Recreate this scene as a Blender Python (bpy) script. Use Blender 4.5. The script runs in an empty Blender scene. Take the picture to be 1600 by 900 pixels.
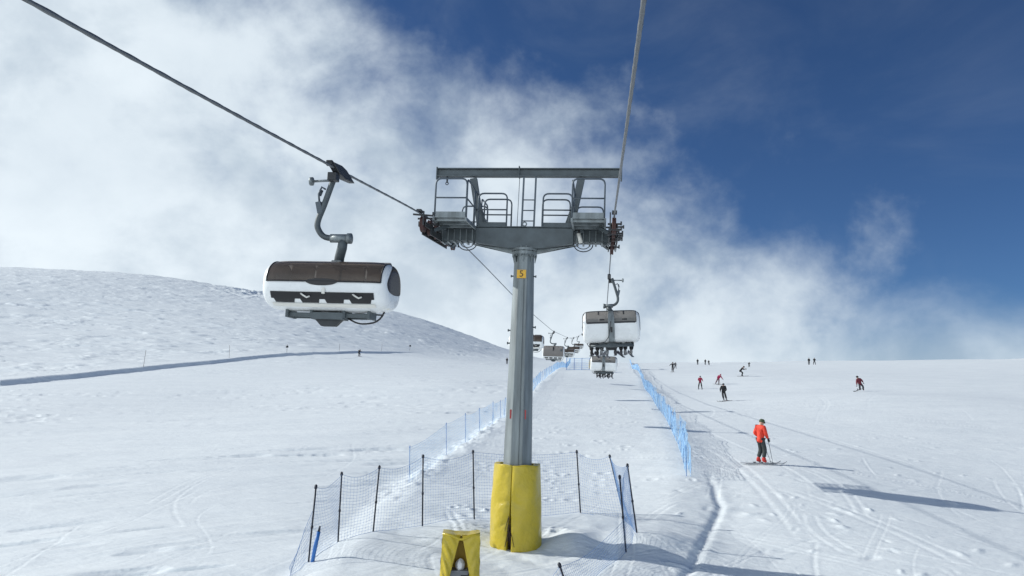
import bpy, bmesh, math, random
import numpy as np
from mathutils import Vector, Matrix, Quaternion

random.seed(5)
rng = np.random.RandomState(11)
C = bpy.context.scene.collection
sc = bpy.context.scene
PI = math.pi
R_ = math.radians

# ------------------------------------------------------------------ camera
F = 1200.0                       # focal length in pixels of the 1600 px wide photograph
PITCH = math.atan(160 / F)
ROLL = R_(2.0)
_f = np.array([0, math.cos(PITCH), math.sin(PITCH)])
_r0 = np.array([1.0, 0, 0])
_u0 = np.array([0, -math.sin(PITCH), math.cos(PITCH)])
CR = math.cos(ROLL) * _r0 + math.sin(ROLL) * _u0
CU = math.cos(ROLL) * _u0 - math.sin(ROLL) * _r0
cam_d = bpy.data.cameras.new('camera')
cam = bpy.data.objects.new('camera', cam_d)
C.objects.link(cam)
cam_d.sensor_width = 36.0
cam_d.lens = 36.0 * F / 1600
cam_d.clip_start = 0.1
cam_d.clip_end = 3000
cam.matrix_world = Matrix(((CR[0], CU[0], -_f[0], 0), (CR[1], CU[1], -_f[1], 0), (CR[2], CU[2], -_f[2], 0), (0, 0, 0, 1)))
sc.camera = cam

# ------------------------------------------------------------------ sky, sun, exposure
SUN_EL, SUN_AZ = R_(28.5), R_(-75)             # azimuth clockwise from +Y: sun to the left and a little beyond
SUN_DIR = Vector((math.sin(SUN_AZ) * math.cos(SUN_EL), math.cos(SUN_AZ) * math.cos(SUN_EL), math.sin(SUN_EL)))
world = bpy.data.worlds.new('World')
sc.world = world
world.use_nodes = True


def build_world():
    nt = world.node_tree
    N = nt.nodes
    L = nt.links
    bg = N['Background']
    sk = N.new('ShaderNodeTexSky')
    sk.sky_type = 'NISHITA'
    sk.sun_disc = False
    sk.sun_elevation = SUN_EL
    sk.sun_rotation = SUN_AZ
    sk.altitude = 2600
    sk.air_density = 1.0
    sk.dust_density = 0.3
    sk.ozone_density = 2.5
    tc = N.new('ShaderNodeTexCoord')

    def math_n(op, a, b=None, c=None, clamp=False):
        n = N.new('ShaderNodeMath')
        n.operation = op
        n.use_clamp = clamp
        for i, v in enumerate((a, b, c)):
            if v is None:
                continue
            if isinstance(v, (int, float)):
                n.inputs[i].default_value = v
            else:
                L.new(v, n.inputs[i])
        return n.outputs[0]

    def dot(vec):
        n = N.new('ShaderNodeVectorMath')
        n.operation = 'DOT_PRODUCT'
        L.new(tc.outputs['Generated'], n.inputs[0])
        n.inputs[1].default_value = vec
        return n.outputs['Value']

    def noise(scale, detail, rough, dist=0.0, off=(0, 0, 0), sc3=(1, 1, 1), rot=(0, 0, 0)):
        m = N.new('ShaderNodeMapping')
        L.new(tc.outputs['Generated'], m.inputs[0])
        m.inputs['Location'].default_value = off
        m.inputs['Scale'].default_value = sc3
        m.inputs['Rotation'].default_value = rot
        n = N.new('ShaderNodeTexNoise')
        n.inputs['Scale'].default_value = scale
        n.inputs['Detail'].default_value = detail
        n.inputs['Roughness'].default_value = rough
        n.inputs['Distortion'].default_value = dist
        L.new(m.outputs[0], n.inputs[0])
        return n.outputs[0]

    def ramp(v, a, b):
        n = N.new('ShaderNodeMapRange')
        n.interpolation_type = 'SMOOTHSTEP'
        L.new(v, n.inputs[0])
        n.inputs[1].default_value = a
        n.inputs[2].default_value = b
        return n.outputs[0]

    # the edge of the cloud bank is a great circle: cloud on the left of it, blue on the right
    # in the plane one unit ahead (u = X/Y, v = Z/Y):  s = 0.5063 u + 0.862 v - 0.40
    yv = dot((0, 1, 0))
    ay = math_n('MULTIPLY', math_n('ABSOLUTE', yv), EDGE_C)
    back = math_n('MULTIPLY', math_n('MAXIMUM', math_n('MULTIPLY', yv, -1.0), 0.0), -0.35)  # extra cloud added in the unseen rear half, for more fill light
    s = math_n('ADD', math_n('ADD', dot((0.5063, 0, 0.862)), ay), back)
    big = noise(2.6, 6.0, 0.52, 0.25, (7.3, 0.2, 5.1))
    med = noise(7.0, 7.0, 0.56, 0.2, (2.2, 1.0, 4.0), (1, 1, 1.25))
    fine = noise(20.0, 6.0, 0.6, 0.1, (8.0, 1.0, 2.0))
    n1 = math_n('ADD', math_n('MULTIPLY', math_n('SUBTRACT', big, 0.5), 0.55), math_n('MULTIPLY', math_n('SUBTRACT', med, 0.5), 0.50))
    n1 = math_n('ADD', n1, math_n('MULTIPLY', math_n('SUBTRACT', fine, 0.5), 0.17))
    field = math_n('ADD', s, n1)
    mask = ramp(field, 0.14, -0.22)
    # thin veil drifting over the blue and a low bank close to the horizon
    el = dot((0, 0, 1))
    low = math_n('ADD', el, math_n('MULTIPLY', math_n('SUBTRACT', med, 0.5), 0.17))
    lowm = math_n('MULTIPLY', ramp(low, 0.15, 0.02), 0.72)
    veil = math_n('MULTIPLY', ramp(noise(3.3, 8.0, 0.6, 0.5, (2.0, 0.0, 7.0), (1, 1, 1.6), (0, 0.6, 0)), 0.42, 0.75), 0.12)
    veil = math_n('MULTIPLY', veil, ramp(s, 0.55, 0.0))
    m1 = math_n('MAXIMUM', mask, lowm)
    m1 = math_n('MAXIMUM', m1, veil)
    m1 = math_n('MULTIPLY', m1, 0.97)
    # cloud brightness: lit side towards the sun, greyer and bluer folds
    fold = noise(4.2, 7.0, 0.55, 0.35, (1.0, 9.0, 4.0), (1, 1, 1.3))
    fold2 = noise(11.0, 6.0, 0.6, 0.2, (4.0, 3.0, 1.0), (1, 1, 1.3))
    fl = math_n('ADD', math_n('MULTIPLY', fold, 0.7), math_n('MULTIPLY', fold2, 0.3))
    sd = (SUN_DIR.x * 0.11, SUN_DIR.y * 0.11, SUN_DIR.z * 0.11 + 0.03)
    med_s = noise(7.0, 7.0, 0.56, 0.2, (2.2 + sd[0], 1.0 + sd[1], 4.0 + sd[2] * 1.25), (1, 1, 1.25))
    fold_s = noise(4.2, 7.0, 0.55, 0.35, (1.0 + sd[0], 9.0 + sd[1], 4.0 + sd[2] * 1.3), (1, 1, 1.3))
    edge = math_n('ADD', math_n('SUBTRACT', med_s, med), math_n('MULTIPLY', math_n('SUBTRACT', fold, fold_s), 1.2))
    fl = math_n('ADD', fl, math_n('MULTIPLY', edge, 0.45))
    lit = ramp(fl, 0.30, 0.64)
    body = ramp(field, 0.02, -0.62)
    bright = math_n('MULTIPLY', math_n('ADD', math_n('MULTIPLY', lit, 0.5), math_n('MULTIPLY', body, 0.6)), 1.0, clamp=True)
    cm = N.new('ShaderNodeMix')
    cm.data_type = 'RGBA'
    L.new(bright, cm.inputs[0])
    cm.inputs[6].default_value = CLOUD_DARK
    cm.inputs[7].default_value = CLOUD_LIT
    # unseen clouds behind the camera are brightened to throw fill light on the snow
    gain = math_n('ADD', math_n('MULTIPLY', math_n('MAXIMUM', math_n('MULTIPLY', yv, -1.0), 0.0), 0.9), 1.0)
    cs = N.new('ShaderNodeVectorMath')
    cs.operation = 'SCALE'
    L.new(cm.outputs[2], cs.inputs[0])
    L.new(gain, cs.inputs['Scale'])
    skm = N.new('ShaderNodeMix')
    skm.data_type = 'RGBA'
    skm.blend_type = 'MULTIPLY'
    skm.inputs[0].default_value = 1.0
    L.new(sk.outputs[0], skm.inputs[6])
    skm.inputs[7].default_value = SKY_TINT
    mx = N.new('ShaderNodeMix')
    mx.data_type = 'RGBA'
    L.new(m1, mx.inputs[0])
    L.new(skm.outputs[2], mx.inputs[6])
    L.new(cs.outputs[0], mx.inputs[7])
    L.new(mx.outputs[2], bg.inputs['Color'])
    bg.inputs['Strength'].default_value = 0.1


EDGE_C = -0.318
CLOUD_DARK = (4.5, 5.4, 6.3, 1)
CLOUD_LIT = (8.0, 8.8, 9.35, 1)
SKY_TINT = (0.35, 0.50, 0.68, 1)
build_world()
sun_d = bpy.data.lights.new('sun', 'SUN')
sun_d.energy = 3.5
sun_d.angle = R_(0.6)
sun_d.color = (1.0, 0.985, 0.93)
sun = bpy.data.objects.new('sun', sun_d)
C.objects.link(sun)
sun.rotation_mode = 'QUATERNION'
sun.rotation_quaternion = SUN_DIR.to_track_quat('Z', 'Y')
sc.view_settings.view_transform = 'Standard'
sc.view_settings.look = 'None'
sc.view_settings.gamma = 1.0
sc.view_settings.use_curve_mapping = False
sc.view_settings.exposure = 0.13
sc.cycles.max_bounces = 6
sc.cycles.transparent_max_bounces = 12


def at(px, py, d):
    v = _f + (px - 800) / F * CR + (450 - py) / F * CU
    return v * (d / v[1])


def proj(P):
    P = np.asarray(P, float)
    w = P @ _f
    return 800 + F * (P @ CR) / w, 450 - F * (P @ CU) / w


# ------------------------------------------------------------------ helpers: tags, materials, meshes
def tag(o, label=None, cat=None, group=None, kind=None):
    if label:
        o['label'] = label
    if cat:
        o['category'] = cat
    if group:
        o['group'] = group
    if kind:
        o['kind'] = kind
    return o


def thing(name, label, cat, loc=(0, 0, 0), rotz=0.0, group=None):
    o = bpy.data.objects.new(name, None)
    o.empty_display_size = 0.2
    C.objects.link(o)
    o.location = loc
    o.rotation_euler = (0, 0, rotz)
    return tag(o, label, cat, group)


def copy_tree(o, parent=None):
    c = o.copy()
    C.objects.link(c)
    if parent is not None:
        c.parent = parent
    for ch in list(o.children):
        copy_tree(ch, c)
    return c


class MB:
    """collects shapes, builds ONE mesh object"""

    def __init__(self):
        self.v = []
        self.f = []
        self.m = []
        self.s = []

    def add(self, vs, fs, mi=0, smooth=False):
        b = len(self.v)
        self.v += [tuple(map(float, p)) for p in vs]
        for f in fs:
            self.f.append([b + i for i in f])
            self.m.append(mi)
            self.s.append(smooth)

    def box(self, c, size, rot=None, mi=0, taper=None):
        hx, hy, hz = [k / 2 for k in size]
        vs = []
        for z in (-hz, hz):
            t = taper if (taper and z > 0) else (1, 1)
            vs += [Vector((-hx * t[0], -hy * t[1], z)), Vector((hx * t[0], -hy * t[1], z)), Vector((hx * t[0], hy * t[1], z)), Vector((-hx * t[0], hy * t[1], z))]
        if rot is not None:
            vs = [rot @ p for p in vs]
        c = Vector(c)
        vs = [p + c for p in vs]
        self.add(vs, [(0, 3, 2, 1), (4, 5, 6, 7), (0, 1, 5, 4), (1, 2, 6, 5), (2, 3, 7, 6), (3, 0, 4, 7)], mi)

    def beam(self, a, b, w, h, mi=0, up=(0, 0, 1)):
        a = Vector(a)
        b = Vector(b)
        d = b - a
        z = d.normalized()
        u = Vector(up)
        if abs(z.dot(u)) > 0.98:
            u = Vector((0, 1, 0))
        x = u.cross(z).normalized()
        y = z.cross(x)
        rot = Matrix((x, y, z)).transposed()
        self.box((a + b) / 2, (w, h, d.length), rot, mi)

    def tube(self, pts, r, n=8, mi=0, caps=True, smooth=True):
        pts = [Vector(p) for p in pts]
        rs = r if isinstance(r, (list, tuple)) else [r] * len(pts)
        vs = []
        prev = None
        for i, p in enumerate(pts):
            if i == 0:
                t = pts[1] - pts[0]
            elif i == len(pts) - 1:
                t = pts[-1] - pts[-2]
            else:
                t = (pts[i + 1] - p).normalized() + (p - pts[i - 1]).normalized()
            t.normalize()
            if prev is None:
                u = Vector((0, 0, 1)) if abs(t.z) < 0.9 else Vector((1, 0, 0))
                x = u.cross(t).normalized()
            else:
                x = (prev - t * prev.dot(t)).normalized()
            prev = x
            y = t.cross(x)
            for k in range(n):
                a = 2 * PI * k / n
                vs.append(p + (x * math.cos(a) + y * math.sin(a)) * rs[i])
        fs = []
        for i in range(len(pts) - 1):
            for k in range(n):
                a = i * n + k
                b = i * n + (k + 1) % n
                fs.append((a, b, b + n, a + n))
        if caps:
            fs.append(tuple(range(n - 1, -1, -1)))
            e = (len(pts) - 1) * n
            fs.append(tuple(e + k for k in range(n)))
        self.add(vs, fs, mi, smooth)

    def cyl(self, a, b, r, n=16, mi=0, r2=None):
        self.tube([a, b], [r, r if r2 is None else r2], n, mi, True, n > 8)

    def lathe(self, prof, n=24, c=(0, 0, 0), mi=0, axis='z', smooth=True):
        vs = []
        for (r, h) in prof:
            for k in range(n):
                a = 2 * PI * k / n
                if axis == 'z':
                    p = (c[0] + r * math.cos(a), c[1] + r * math.sin(a), c[2] + h)
                else:
                    p = (c[0] + h, c[1] + r * math.cos(a), c[2] + r * math.sin(a))
                vs.append(p)
        fs = []
        for i in range(len(prof) - 1):
            for k in range(n):
                a = i * n + k
                b = i * n + (k + 1) % n
                fs.append((a, b, b + n, a + n))
        fs.append(tuple(range(n - 1, -1, -1)))
        e = (len(prof) - 1) * n
        fs.append(tuple(e + k for k in range(n)))
        self.add(vs, fs, mi, smooth)

    def grid(self, fn, us, vs_, mi=0, smooth=True, flip=False):
        vs = [fn(u, v) for u in us for v in vs_]
        m = len(vs_)
        fs = []
        for i in range(len(us) - 1):
            for j in range(m - 1):
                q = (i * m + j, (i + 1) * m + j, (i + 1) * m + j + 1, i * m + j + 1)
                fs.append(q[::-1] if flip else q)
        self.add(vs, fs, mi, smooth)

    def prism(self, poly, depth_vec, mi=0):
        n = len(poly)
        d = Vector(depth_vec)
        vs = [Vector(p) for p in poly] + [Vector(p) + d for p in poly]
        fs = [tuple(range(n - 1, -1, -1)), tuple(range(n, 2 * n))]
        for k in range(n):
            fs.append((k, (k + 1) % n, n + (k + 1) % n, n + k))
        self.add(vs, fs, mi)

    def mesh(self, name, mats):
        me = bpy.data.meshes.new(name)
        me.from_pydata(self.v, [], self.f)
        me.polygons.foreach_set('material_index', self.m)
        me.polygons.foreach_set('use_smooth', self.s)
        for m in (mats if isinstance(mats, (list, tuple)) else [mats]):
            me.materials.append(m)
        me.update()
        bm = bmesh.new()
        bm.from_mesh(me)
        bmesh.ops.recalc_face_normals(bm, faces=bm.faces)
        bm.to_mesh(me)
        bm.free()
        return me

    def build(self, name, mats, parent=None, bevel=0.0):
        me = self.mesh(name, mats)
        o = bpy.data.objects.new(name, me)
        C.objects.link(o)
        if parent is not None:
            o.parent = parent
        if bevel:
            md = o.modifiers.new('bevel', 'BEVEL')
            md.width = bevel
            md.segments = 2
            md.limit_method = 'ANGLE'
            md.angle_limit = R_(40)
        return o


def mat(name, col, rough=0.5, metal=0.0, var=0.0, vscale=4.0, bump=0.0, bscale=30.0, spec=0.5, trans=0.0, col2=None, coat=0.0, stretch=(1, 1, 1)):
    m = bpy.data.materials.new(name)
    m.use_nodes = True
    nt = m.node_tree
    b = nt.nodes['Principled BSDF']
    b.inputs['Base Color'].default_value = (*col, 1)
    b.inputs['Roughness'].default_value = rough
    b.inputs['Metallic'].default_value = metal
    b.inputs['Specular IOR Level'].default_value = spec
    b.inputs['Transmission Weight'].default_value = trans
    b.inputs['Coat Weight'].default_value = coat
    if var or bump or col2:
        tc = nt.nodes.new('ShaderNodeTexCoord')
        mp = nt.nodes.new('ShaderNodeMapping')
        mp.inputs['Scale'].default_value = stretch
        nt.links.new(tc.outputs['Object'], mp.inputs[0])
    if var or col2:
        n = nt.nodes.new('ShaderNodeTexNoise')
        n.inputs['Scale'].default_value = vscale
        n.inputs['Detail'].default_value = 6
        n.inputs['Roughness'].default_value = 0.6
        nt.links.new(mp.outputs[0], n.inputs[0])
        r = nt.nodes.new('ShaderNodeValToRGB')
        r.color_ramp.elements[0].position = 0.32
        r.color_ramp.elements[1].position = 0.70
        lo = col2 if col2 else tuple(max(0, c * (1 - var)) for c in col)
        hi = col if col2 else tuple(min(1, c * (1 + var)) for c in col)
        r.color_ramp.elements[0].color = (*lo, 1)
        r.color_ramp.elements[1].color = (*hi, 1)
        nt.links.new(n.outputs[0], r.inputs[0])
        nt.links.new(r.outputs[0], b.inputs['Base Color'])
        mr = nt.nodes.new('ShaderNodeMapRange')
        nt.links.new(n.outputs[0], mr.inputs[0])
        mr.inputs[3].default_value = max(0.02, rough - 0.12)
        mr.inputs[4].default_value = min(1, rough + 0.12)
        nt.links.new(mr.outputs[0], b.inputs['Roughness'])
    if bump:
        n2 = nt.nodes.new('ShaderNodeTexNoise')
        n2.inputs['Scale'].default_value = bscale
        n2.inputs['Detail'].default_value = 5
        nt.links.new(mp.outputs[0], n2.inputs[0])
        bp = nt.nodes.new('ShaderNodeBump')
        bp.inputs['Strength'].default_value = 1.0
        bp.inputs['Distance'].default_value = bump
        nt.links.new(n2.outputs[0], bp.inputs['Height'])
        nt.links.new(bp.outputs[0], b.inputs['Normal'])
    return m


M = {
    'galv': mat('galvanised_steel', (0.20, 0.225, 0.232), 0.48, 0.35, var=0.34, vscale=3.5, stretch=(1.6, 1.6, 0.16), bump=0.002, bscale=40),
    'galv_dark': mat('dull_steel', (0.085, 0.102, 0.11), 0.55, 0.3, var=0.25, vscale=3.0),
    'rail': mat('railing_steel', (0.085, 0.105, 0.125), 0.5, 0.4, var=0.15),
    'dark': mat('dark_metal', (0.035, 0.038, 0.042), 0.5, 0.3, var=0.3, vscale=8),
    'black': mat('black_plastic', (0.012, 0.012, 0.014), 0.45),
    'rubber': mat('red_brown_rubber', (0.06, 0.026, 0.023), 0.7, var=0.3, vscale=9),
    'rope': mat('steel_rope', (0.16, 0.17, 0.18), 0.5, 0.5, var=0.2, vscale=30),
    'white': mat('white_fibreglass', (0.80, 0.81, 0.80), 0.28, var=0.05, vscale=2.5, coat=0.3),
    'white_warm': mat('cream_fibreglass', (0.74, 0.72, 0.66), 0.4, var=0.06, vscale=3),
    'smoke': mat('smoked_bubble', (0.20, 0.165, 0.14), 0.14, var=0.22, vscale=1.6, col2=(0.11, 0.094, 0.085), spec=0.4, stretch=(0.5, 1, 2)),
    'smoke_pale': mat('pale_bubble', (0.30, 0.275, 0.255), 0.2, var=0.1, vscale=2.0),
    'seat': mat('seat_fabric', (0.30, 0.28, 0.26), 0.7, var=0.15, vscale=6),
    'grey_vinyl': mat('grey_vinyl', (0.33, 0.32, 0.30), 0.5, var=0.08, vscale=3),
    'yellow': mat('yellow_pad_vinyl', (0.56, 0.42, 0.022), 0.32, var=0.10, vscale=2.2, bump=0.035, bscale=5.0, col2=(0.47, 0.36, 0.025)),
    'yellow_in': mat('yellow_pad_lining', (0.42, 0.27, 0.02), 0.6, var=0.15, vscale=4),
    'foam': mat('dark_foam', (0.05, 0.03, 0.02), 0.9, var=0.3, vscale=12),
    'plate': mat('number_plate_orange', (0.72, 0.40, 0.03), 0.45),
    'ink': mat('plate_digit_dark', (0.05, 0.03, 0.01), 0.5),
    'red_mark': mat('red_paint_mark', (0.40, 0.05, 0.05), 0.6),
    'post': mat('dark_fence_post', (0.012, 0.016, 0.03), 0.5),
    'post_blue': mat('blue_fence_post', (0.03, 0.15, 0.45), 0.45),
    'post_pale': mat('pale_blue_fence_post', (0.10, 0.24, 0.52), 0.5),
    'net': mat('dark_blue_net', (0.19, 0.32, 0.56), 0.6),
    'net_blue': mat('bright_blue_net', (0.33, 0.55, 0.80), 0.6),
    'net_pale': mat('pale_blue_net', (0.34, 0.58, 0.86), 0.6),
    'wood': mat('marker_pole_wood', (0.09, 0.08, 0.075), 0.7),
    'hydrant': mat('grey_hydrant_box', (0.22, 0.23, 0.25), 0.6, var=0.2),
    'snow_lump': mat('snow_lump', (0.86, 0.87, 0.88), 0.7, bump=0.02, bscale=14),
    'skin': mat('skin', (0.55, 0.33, 0.24), 0.6),
    'ski': mat('ski_topsheet', (0.05, 0.05, 0.06), 0.35),
    'ski_grey': mat('ski_grey', (0.16, 0.17, 0.19), 0.4),
    'pole': mat('ski_pole', (0.14, 0.15, 0.16), 0.4, 0.5),
    'goggle': mat('goggle_lens', (0.02, 0.02, 0.03), 0.1),
}

def glass(m, tint, fac):
    nt = m.node_tree
    out = [n for n in nt.nodes if n.type == 'OUTPUT_MATERIAL'][0]
    b = nt.nodes['Principled BSDF']
    tr = nt.nodes.new('ShaderNodeBsdfTransparent')
    tr.inputs[0].default_value = (*tint, 1)
    mx = nt.nodes.new('ShaderNodeMixShader')
    mx.inputs[0].default_value = fac
    nt.links.new(tr.outputs[0], mx.inputs[1])
    nt.links.new(b.outputs[0], mx.inputs[2])
    nt.links.new(mx.outputs[0], out.inputs[0])


glass(M['smoke'], (0.62, 0.54, 0.48), 0.45)
glass(M['smoke_pale'], (0.62, 0.58, 0.55), 0.62)
glass(M['grey_vinyl'], (0.66, 0.64, 0.62), 0.50)

_cloth = {}


def cloth(col):
    if col not in _cloth:
        _cloth[col] = mat('cloth', col, 0.75, var=0.18, vscale=7, bump=0.01, bscale=18)
    return _cloth[col]


# ------------------------------------------------------------------ terrain
CP = [
    (812, 860, 21), (740, 811, 24.2), (482, 879, 18.8), (584, 832, 22), (906, 801, 25.3), (995, 832, 22.9), (880, 930, 17.6), (700, 920, 17.6),
    (0, 900, 18.5), (300, 900, 18), (0, 750, 30), (0, 680, 48), (0, 640, 67), (0, 599, 98), (-300, 600, 98), (-300, 900, 20),
    (225, 577, 118), (450, 553, 152), (600, 551, 185), (660, 550, 205),
    (250, 700, 39), (400, 700, 37), (400, 625, 82), (400, 582, 115), (600, 700, 37), (600, 625, 78), (600, 582, 115), (700, 640, 60), (700, 600, 92), (700, 562, 170), (780, 577, 140),
    (900, 760, 30), (900, 700, 38.5), (900, 640, 64), (910, 600, 103), (922, 577, 195), (920, 566, 240),
    (1190, 727, 30.8), (1133, 628, 70), (1340, 614, 71), (1094, 608, 102), (1158, 589, 112), (1052, 581, 132),
    (1600, 700, 38), (1600, 780, 27.5), (1600, 900, 19), (1600, 620, 76), (1900, 620, 80), (1900, 800, 26),
    (1200, 800, 24), (1200, 900, 19), (1050, 900, 18.6),
    (1600, 563.5, 235), (1300, 566, 245), (1000, 567, 245), (1900, 563, 235),
    (0, 560, 130), (225, 545, 150), (450, 525, 185), (0, 500, 180), (225, 490, 200), (450, 490, 230), (620, 520, 230), (700, 540, 235), (780, 558, 250),
    (-300, 418, 300), (0, 421, 300), (270, 435, 305), (420, 461, 310), (620, 489, 320), (700, 515, 330), (780, 556, 345), (830, 586, 350),
]
_A = [tuple(at(*c)) for c in CP]
_A += [(-60, -40, -10), (0, -40, -9.5), (60, -40, -9), (-15, 0, -6.6), (15, 0, -6.2), (0, 8, -5.6),
       (-400, 100, 20), (-400, 300, 60), (-300, 500, 25), (-50, 480, 5), (0, 420, 4), (60, 420, 5), (200, 420, 5), (400, 300, 12), (400, 100, 10), (-60, 600, -10), (300, 600, -15)]
_A = np.array(_A)


def _fit(A):
    n = len(A)
    X = A[:, :2] / 100
    r2 = ((X[:, None] - X[None]) ** 2).sum(-1)
    K = 0.5 * r2 * np.log(r2 + 1e-12)
    Pm = np.c_[np.ones(n), X]
    MM = np.zeros((n + 3, n + 3))
    MM[:n, :n] = K + 2e-5 * np.eye(n)
    MM[:n, n:] = Pm
    MM[n:, :n] = Pm.T
    return X, np.linalg.solve(MM, np.r_[A[:, 2], 0, 0, 0])


_X, _W = _fit(_A)


def H0(x, y):
    x = np.asarray(x, float)
    y = np.asarray(y, float)
    n = len(_X)
    o = _W[n] + _W[n + 1] * x / 100 + _W[n + 2] * y / 100
    for i in range(n):
        r2 = (x / 100 - _X[i, 0]) ** 2 + (y / 100 - _X[i, 1]) ** 2
        o = o + _W[i] * 0.5 * r2 * np.log(r2 + 1e-12)
    return o


def sstep(t):
    t = np.clip(t, 0, 1)
    return t * t * (3 - 2 * t)


def hit(px, py, Hf, d0=10.0, d1=420.0):
    d = np.geomspace(d0, d1, 2500)
    P = np.stack([at(px, py, k) for k in d])
    g = P[:, 2] - Hf(P[:, 0], P[:, 1])
    i = int(np.argmax(g < 0))
    if g[i] >= 0:
        i = len(d) - 1
    if i > 0:
        t = g[i - 1] / (g[i - 1] - g[i] + 1e-9)
        dd = d[i - 1] + t * (d[i] - d[i - 1])
    else:
        dd = d[i]
    return at(px, py, dd)


# edges of the raised lift track, and the cut bank on the far left
_le = np.array([hit(px, py, H0)[:2] for px, py in ((455, 897), (490, 872), (560, 812), (640, 745), (712, 700), (785, 652), (835, 604), (868, 578))])
_re = np.array([hit(px, py, H0)[:2] for px, py in ((1000, 935), (1040, 890), (1078, 835), (1098, 790), (1090, 745), (1075, 700), (1050, 655), (1022, 618), (990, 575))])
_bk = np.array([hit(px, py, H0)[:2] for px, py in ((0, 597), (110, 587), (225, 575), (330, 565), (450, 553), (530, 550.5), (600, 550), (665, 549))])


def _ext(a):
    a = a[np.argsort(a[:, 1])]
    lo = a[0] - (a[1] - a[0]) / np.linalg.norm(a[1] - a[0]) * 12
    hi = a[-1] + (a[-1] - a[-2]) / np.linalg.norm(a[-1] - a[-2]) * 100
    return np.vstack([lo, a, hi])


_le = _ext(_le)
_re = _ext(_re)
_bu = _bk[:, 0] / _bk[:, 1]
T_XY = at(812, 860, 21)[:2]


def vnoise(x, y, seed=0):
    x = np.asarray(x, float)
    y = np.asarray(y, float)
    xi = np.floor(x)
    yi = np.floor(y)
    fx = x - xi
    fy = y - yi
    fx = fx * fx * fx * (fx * (fx * 6 - 15) + 10)
    fy = fy * fy * fy * (fy * (fy * 6 - 15) + 10)
    xi = xi.astype(np.int64)
    yi = yi.astype(np.int64)

    def h(a, b):
        n = (a * 374761393 + b * 668265263 + seed * 982451653) & 0x7FFFFFFF
        n = ((n ^ (n >> 13)) * 1274126177) & 0x7FFFFFFF
        n = n ^ (n >> 16)
        return (n & 0xFFFF) / 65535.0 - 0.5
    a = h(xi, yi)
    b = h(xi + 1, yi)
    c = h(xi, yi + 1)
    d = h(xi + 1, yi + 1)
    return (a * (1 - fx) + b * fx) * (1 - fy) + (c * (1 - fx) + d * fx) * fy


def fbm(x, y, seed=0, oct_=4, gain=0.5):
    o = 0
    amp = 1.0
    for k in range(oct_):
        o = o + amp * vnoise(x * 2 ** k + 17.3 * k, y * 2 ** k - 9.1 * k, seed + k)
        amp *= gain
    return o


def track_in(x, y):
    xl = np.interp(y, _le[:, 1], _le[:, 0])
    xr = np.interp(y, _re[:, 1], _re[:, 0])
    wig = 0.16 * fbm(x * 0 + 3.3, y / 2.5, 91, 3)
    return x - xl + wig, xr + wig - x


def H(x, y):
    """ground height with the banks, without the fine relief"""
    x = np.asarray(x, float)
    y = np.asarray(y, float)
    z = H0(x, y)
    il, ir = track_in(x, y)
    fade = np.clip((250 - y) / 60, 0, 1) * np.clip((y - 8) / 6, 0, 1)
    ins = sstep((il + 0.5) / 1.6) * sstep((ir + 1.2) / 2.4)
    z = z + fade * (0.26 * ins - 0.13)
    # cut bank
    u = x / np.maximum(y, 1)
    yb = np.interp(u, _bu, _bk[:, 1])
    inb = np.clip((u + 1.2) / 0.1, 0, 1) * np.clip((_bu[-1] - u) / 0.06, 0, 1)
    t = y - yb
    hb = (0.42 + 0.28 * np.clip((-u - 0.2) / 0.4, 0, 1)) * inb
    z = z + hb * (sstep(t / 1.5 + 0.5) - 0.5) * np.exp(-np.clip(np.abs(t) - 1, 0, None) / 14)
    # mounds round the tower foot
    dx = x - T_XY[0]
    dy = y - T_XY[1]
    z = z + 0.24 * np.exp(-((dx - 1.45) ** 2 / 0.5 + (dy - 0.25) ** 2 / 0.9)) + 0.17 * np.exp(-((dx + 1.5) ** 2 / 1.2 + (dy - 1.0) ** 2 / 1.4)) \
        + 0.22 * np.exp(-((dx - 3.4) ** 2 / 2.0 + (dy - 0.5) ** 2 / 0.6)) - 0.10 * np.exp(-((dx - 2.3) ** 2 / 0.35 + (dy + 0.4) ** 2 / 0.8))
    z = z + 0.10 * fbm(x / 1.1, y / 1.1, 40, 3) * np.exp(-(dx ** 2 + dy ** 2) / 14)
    return z


def ground(px, py):
    return hit(px, py, H)


def gz(x, y):
    return float(H(np.array([x]), np.array([y]))[0])


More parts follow.
